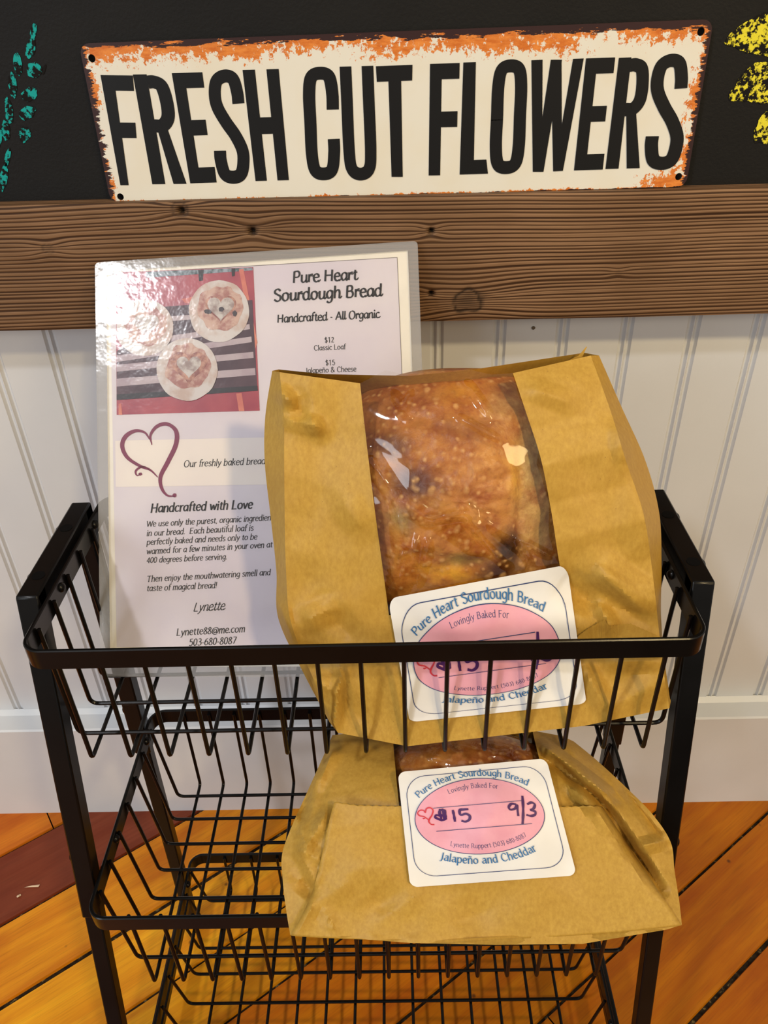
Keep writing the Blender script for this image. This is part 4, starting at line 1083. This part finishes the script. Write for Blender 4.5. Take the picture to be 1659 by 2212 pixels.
def window_cols(a, b):
    cols = []
    for fr_, ty in TOPS.items():
        C = [tuple(Vector(p).lerp(Vector(q), fr_)) for p, q in zip(a, b)]; C[0] = (C[0][0], ty, -0.006); cols.append(C)
    return cols
WC = window_cols(wl, wr); WA = (wl, wr)
front = strip_surface(fA, [gl, cl, wl] + WC + [wr, cr, gr], [8, 26] + [8] * 6 + [26, 10], NV, lambda c, v: 2 <= c <= 7 and v < WB)
back_ = strip_surface(fA, [gr, br, b3, b2, b1, bl, gl], [6, 6, 6, 6, 6, 6], NV)
vs, fs, nU = front; n0 = len(vs); vs2 = vs + back_[0]; fs2 = fs + [tuple(i + n0 for i in f) for f in back_[1]]
# bottom panel
row = [NV * nU + i for i in range(nU)]; nB = back_[2]; rowb = [n0 + NV * nB + i for i in range(1, nB - 1)]
fs2.append(tuple(row + rowb))
mesh_obj('paper_body', vs2, fs2, KRAFT, bagA, True, 32)
label_part(bagA, fA, [(838, 1293), (1225, 1220), (1267, 1520), (885, 1560)], 0.0024, drop=3.0, warp=[(0, 0), (0.06, 0.09), (0.13, 0.195), (0.22, 0.31), (0.32, 0.42), (0.42, 0.55), (0.52, 0.665), (0.64, 0.765), (0.755, 0.85), (0.88, 0.935), (1, 1)])
# torn flap with a saw-tooth edge at the lower right
ink = Ink(); top = [(1236, 1392), (1250, 1372), (1272, 1356), (1306, 1338), (1316, 1352), (1340, 1348), (1362, 1346), (1398, 1362), (1432, 1377)]
bot = [(1240, 1412), (1256, 1410), (1276, 1408), (1308, 1404), (1320, 1404), (1342, 1404), (1364, 1404), (1398, 1402), (1426, 1400)]
S = []; 
for lo, hi in ((bot, top),):
    D = []; U = []
    for i in range(len(top) - 1):
        for k in range(8):
            f = k / 8; D.append(Vector(bot[i]).lerp(Vector(bot[i + 1]), f)); U.append(Vector(top[i]).lerp(Vector(top[i + 1]), f) + Vector((0, 1.6 * (k % 2))))
    S.append((D, U))
ink.strips(S, lambda q: fA.at(q.x, q.y, 0.0022 + 0.00007 * max(0, 1405 - q.y), 0.6)); ink.build('torn_flap', KRAFT, bagA)
build_loaf('bread_loaf', (0.04, -0.20, 0.50), 'golden crusty cheese loaf behind the large window of the bag in the top basket', fA, 1000, 1085, 312, 290,
    [(870, 890, 90, 60, (158, 86, 34), 0.55), (1152, 1080, 46, 170, (212, 172, 104), 0.75), (800, 1130, 40, 150, (150, 104, 74), 0.5), (846, 962, 50, 30, (80, 32, 18), 0.95), (902, 1040, 60, 40, (84, 34, 16), 0.95), (1000, 930, 80, 30, (124, 60, 22), 0.8), (980, 1010, 60, 40, (170, 98, 36), 0.6), (1020, 1040, 80, 70, (214, 156, 84), 0.55),
     (1124, 1025, 22, 50, (232, 170, 26), 0.95), (1150, 1000, 34, 80, (196, 176, 122), 0.8), (1160, 1110, 40, 70, (206, 166, 96), 0.8), (1098, 1190, 32, 42, (36, 17, 10), 0.98), (1075, 1238, 48, 24, (60, 27, 14), 0.9),
     (970, 1240, 60, 26, (230, 168, 30), 0.9), (880, 1245, 50, 30, (186, 112, 44), 0.6), (870, 1120, 30, 30, (160, 152, 104), 0.7), (1005, 1210, 50, 14, (140, 130, 60), 0.7), (840, 860, 60, 40, (150, 84, 34), 0.6), (1110, 835, 50, 22, (120, 62, 28), 0.6),
     (1090, 880, 40, 30, (196, 168, 110), 0.55), (985, 850, 30, 50, (206, 140, 30), 0.7), (960, 960, 120, 60, (196, 130, 50), 0.4), (1140, 1220, 50, 30, (150, 110, 50), 0.6), (1160, 860, 26, 40, (130, 72, 32), 0.5), (800, 1180, 30, 90, (170, 130, 90), 0.5), (930, 830, 60, 30, (150, 84, 34), 0.5)],
    (194, 124, 46), 4.0, 0.040, 0.0008, [(1118, 960, 1112, 1180, 0.0045, 12), (1030, 1205, 900, 1190, 0.004, 14)], (lambda y: 782 + (y - 828) * 0.133, lambda y: 1104 + (y - 806) * 0.245, 1290))

ink = Ink(); ink.strips([([Vector(p) for p in ((1180, 795), (1225, 780), (1250, 768), (1267, 748))], [Vector(p) for p in ((1185, 797), (1228, 785), (1257, 772), (1268, 750))])], lambda q: fA.at(q.x, q.y, -0.010 + 0.0001 * (800 - q.y), 0.0))
ink.build('torn_strip', KRAFT, bagA)
# --- bag in the middle basket
fM = Field((0.04, -0.3295, 0.2850), 50, [(1000, 1760, 300, 120, 0.012)],
    [(705, 1755, 652, 1850, 0.0045, 18), (652, 1850, 692, 1930, 0.005, 18), (692, 1930, 642, 2012, 0.0045, 18), (668, 1700, 640, 1800, -0.006, 20), (640, 1830, 690, 1860, 0.006, 30), (1340, 1690, 1445, 1830, -0.007, 18), (1260, 1690, 1330, 1745, 0.009, 16), (820, 1990, 900, 1935, 0.005, 30), (720, 1620, 690, 1690, 0.006, 22), (650, 1900, 700, 1940, -0.006, 30), (690, 1950, 760, 1900, 0.005, 34), (800, 1930, 860, 1990, -0.007, 60), (700, 1960, 720, 2010, 0.004, 20), (980, 2000, 1060, 1960, -0.005, 50),
     (1175, 1612, 1310, 1715, 0.018, 20), (1200, 1640, 1300, 1735, -0.016, 22), (1240, 1700, 1330, 1800, 0.010, 22), (1290, 1740, 1400, 1880, -0.008, 26), (1305, 1742, 1430, 1925, -0.012, 20), (1300, 1640, 1440, 1810, 0.006, 22),
     (1245, 1690, 1280, 1740, 0.012, 24), (640, 1760, 660, 1830, 0.006, 22), (690, 1660, 670, 1740, 0.004, 22), (1380, 1830, 1440, 1815, 0.007, 22)], 23, 0.0056)
bagM = empty('bread_bag', (0.05, -0.27, 0.275), 'kraft paper bread bag lying over the front rim of the middle basket', 'bag')
gl = [(718, 1588, -0.050), (700, 1630, -0.032), (664, 1710, -0.020), (628, 1790, -0.014), (609, 1848, -0.012), (611, 1905, -0.010), (618, 1965, -0.006), (627, 2020, -0.001)]
cl = [(745, 1585, -0.046), (735, 1630, -0.026), (715, 1700, -0.010), (700, 1770, -0.004), (690, 1840, -0.002), (680, 1905, -0.001), (672, 1965, 0), (668, 2020, 0)]
wl = [(848, 1580, -0.044), (851, 1625, -0.022), (857, 1690, -0.006), (864, 1760, 0), (872, 1830, 0), (878, 1900, 0), (884, 1965, 0), (888, 2037, 0)]
wm = [(1000, 1572, -0.044), (1005, 1620, -0.020), (1012, 1690, -0.004), (1022, 1760, 0), (1036, 1830, 0), (1048, 1900, 0), (1060, 1970, 0), (1068, 2041, 0)]
wr = [(1150, 1578, -0.044), (1160, 1620, -0.022), (1178, 1690, -0.005), (1194, 1760, 0), (1216, 1830, 0), (1236, 1900, 0), (1250, 1970, 0), (1258, 2039, 0)]
cr = [(1215, 1590, -0.044), (1240, 1630, -0.026), (1290, 1700, -0.010), (1330, 1770, -0.004), (1366, 1840, -0.002), (1398, 1900, -0.001), (1425, 1960, 0), (1440, 2008, 0)]
gr = [(1240, 1602, -0.050), (1292, 1645, -0.036), (1360, 1708, -0.024), (1412, 1762, -0.018), (1449, 1820, -0.014), (1457, 1880, -0.012), (1467, 1945, -0.006), (1473, 1998, -0.001)]
sh = lambda C, dx, dy, d: [(x + dx * (1 - abs(k / 7 - 0.5)), y + dy * (1 - k / 7 * 1.6), d * (0.55 + 0.9 * math.sin(math.pi * (k + 0.4) / 8.2)) + z * 0.3) for k, (x, y, z) in enumerate(C)]
bk = [sh(gr, -90, 10, -0.060), sh(wr, 0, 14, -0.066), sh(wm, 0, 14, -0.068), sh(wl, 0, 14, -0.066), sh(gl, 80, 10, -0.060)]
for C in bk: C[7] = (C[7][0], C[7][1] - 14, -0.004); C[6] = (C[6][0], C[6][1], -0.022)
WB2 = 0.42
front = strip_surface(fM, [gl, cl, wl, wm, wr, cr, gr], [14, 22, 14, 14, 18, 26], 150, lambda c, v: c in (2, 3) and v < WB2)
back_ = strip_surface(fM, [gr] + bk + [gl], [6] * 6, 150)
vs, fs, nU = front; n0 = len(vs); vs2 = vs + back_[0]; fs2 = fs + [tuple(i + n0 for i in f) for f in back_[1]]
row = [150 * nU + i for i in range(nU)]; nB = back_[2]; fs2.append(tuple(row + [n0 + 150 * nB + i for i in range(1, nB - 1)]))
tp = [i for i in range(nU)]; fs2.append(tuple(reversed(tp + [n0 + i for i in range(1, nB - 1)])))
mesh_obj('paper_body', vs2, fs2, KRAFT, bagM, True, 32)
# overlapping front panel with a serrated top edge
fp_rows = 60; us = 70; vs = []; fs = []
TLq, TRq, BRq, BLq = Vector((722, 1737)), Vector((1300, 1740)), Vector((1472, 1999)), Vector((628, 2021))
rnd = random.Random(5); zig = [0 if k % 2 else 2.2 for k in range(us + 1)]
for j in range(fp_rows + 1):
    v = j / fp_rows
    for i in range(us + 1):
        u = i / us; Lp = TLq.lerp(BLq, v) + Vector((14 * math.sin(math.pi * v) - 4 * math.sin(2 * math.pi * v), 0)); Rp = TRq.lerp(BRq, v); p = Lp.lerp(Rp, u)
        p.y += 20 * math.sin(math.pi * u) ** 0.8 * v ** 2 + (1 - v) * (4 * math.sin(math.pi * u) - 6 * max(0, 1 - u * 12)); 
        if j == 0: p.y += zig[i]
        off = 0.0022 + 0.004 * (1 - v) * (1 - 0.3 * u) - 0.004 * max(0, v - 0.8)
        vs.append(fM.at(p.x, p.y, off, 0.7))
for j in range(fp_rows):
    for i in range(us): a = j * (us + 1) + i; fs.append((a, a + us + 1, a + us + 2, a + 1))
o = mesh_obj('front_flap', vs, fs, KRAFT, bagM, True, 32); o['label'] = 'folded kraft panel with serrated top edge'
md = o.modifiers.new('solid', 'SOLIDIFY'); md.thickness = 0.0004; md.offset = -1
label_part(bagM, fM, [(859, 1668), (1180, 1638), (1246, 1891), (886, 1917)], 0.0078, fold=0.7)
build_loaf('bread_loaf', (0.04, -0.24, 0.31), 'browned loaf seen in the small window of the bag in the middle basket', fM, 1010, 1700, 190, 118,
    [(900, 1620, 60, 20, (120, 66, 34), 0.6), (1100, 1625, 60, 26, (130, 72, 36), 0.6), (1000, 1640, 40, 16, (190, 130, 80), 0.5)], (176, 112, 60), 8.0, 0.030, 0.004, (), (lambda y: 852 + (y - 1620) * 0.1, lambda y: 1158 + (y - 1620) * 0.25, 1720))

# --- clear windows, lying over the loaves
class FilmField(Field):
    def __init__(s, src, creases, seed, amp):
        Field.__init__(s, src.P, 0, src.b, creases, seed, amp); s.n = src.n; s.src = src
    def at(s, x, y, off=0.0, fold=1.0):
        paper = s.src.folds(x, y) + off
        d = paper * (1 - fold) + fold * (off + s.folds(x, y)) if fold < 1 else off + s.folds(x, y)
        d = max(d, LOAF_FRONT[s.src](x, y) + 0.0007 + 0.6 * max(0.0, s.folds(x, y)))
        return at_plane(x, y, s.P + s.n * (s.base(x, y) + d), s.n)
CRA = [(795, 985, 858, 1076, 0.0060, 22), (858, 1076, 925, 1122, 0.0065, 20), (925, 1122, 1015, 1106, 0.0050, 20), (858, 1080, 872, 1190, 0.006, 22), (872, 1190, 842, 1290, 0.006, 18),
    (900, 1160, 880, 1290, 0.004, 12), (925, 1165, 905, 1290, 0.004, 10), (1005, 1110, 1100, 1220, 0.004, 20), (1120, 1160, 1150, 1225, 0.005, 12), (1125, 1165, 1185, 1200, 0.005, 10), (1040, 1120, 1120, 1170, 0.003, 22),
    (1010, 830, 1060, 900, 0.003, 14), (850, 850, 880, 900, 0.004, 16), (890, 850, 870, 890, 0.004, 12), (990, 900, 1080, 950, 0.003, 12)]
fv, ff, _ = strip_surface(FilmField(fA, CRA, 5, 0.0016), [WA[0]] + WC + [WA[1]], [11] * 6, 130, None, 0.0010, 0.0, WB, lambda v: smooth01((0.66 - v) / 0.12))
o = mesh_obj('window_film', fv, ff, FILM, bagA, True); o['label'] = 'clear crinkled cellophane window'
CRM = [(900, 1620, 980, 1650, 0.003, 14), (1010, 1615, 1110, 1640, 0.003, 12), (950, 1600, 1000, 1640, 0.003, 14)]
fv, ff, _ = strip_surface(FilmField(fM, CRM, 6, 0.0012), [wl, wm, wr], [24, 24], 60, None, 0.0008, 0.0, WB2, lambda v: smooth01((0.38 - v) / 0.08))
o = mesh_obj('window_film', fv, ff, FILM, bagM, True); o['label'] = 'clear cellophane window'

# ------------------------------------------------------------------ specks on the floor
mb = MB(); a, b = at_z(52, 1917, FZ + 0.0012), at_z(84, 1913, FZ + 0.0012); d_ = b - a
mb.add([a, a + d_ * 0.45 + Vector((0, -0.0006, 0)), b + Vector((0, -0.0016, 0)), b + Vector((0.0006, 0.0012, 0)), a + d_ * 0.5 + Vector((0, 0.0010, 0)), a + d_ * 0.55 + Vector((0, 0.0002, 0.0016)), a + d_ * 0.5 + Vector((0, 0, -0.001))], [(0, 1, 5), (1, 2, 5), (2, 3, 5), (3, 4, 5), (4, 0, 5), (0, 6, 1), (1, 6, 2), (2, 6, 3), (3, 6, 4), (4, 6, 0)])
SPL = m_plain('pale_splinter', srgb(214, 190, 160), 0.7)
set_props(mb.build('wood_splinter', SPL), 'long pale splinter lying on the dark red floorboard', 'splinter')
mb = MB(); p = at_z(41, 1936, FZ + 0.001); mb.tube([p + Vector((-0.0016, -.0006, 0)), p + Vector((0, 0, .001)), p + Vector((0.0012, 0.0014, 0))], 0.0011, 6)
set_props(mb.build('wood_chip', SPL), 'tiny pale chip on the dark red floorboard below the splinter', 'chip')
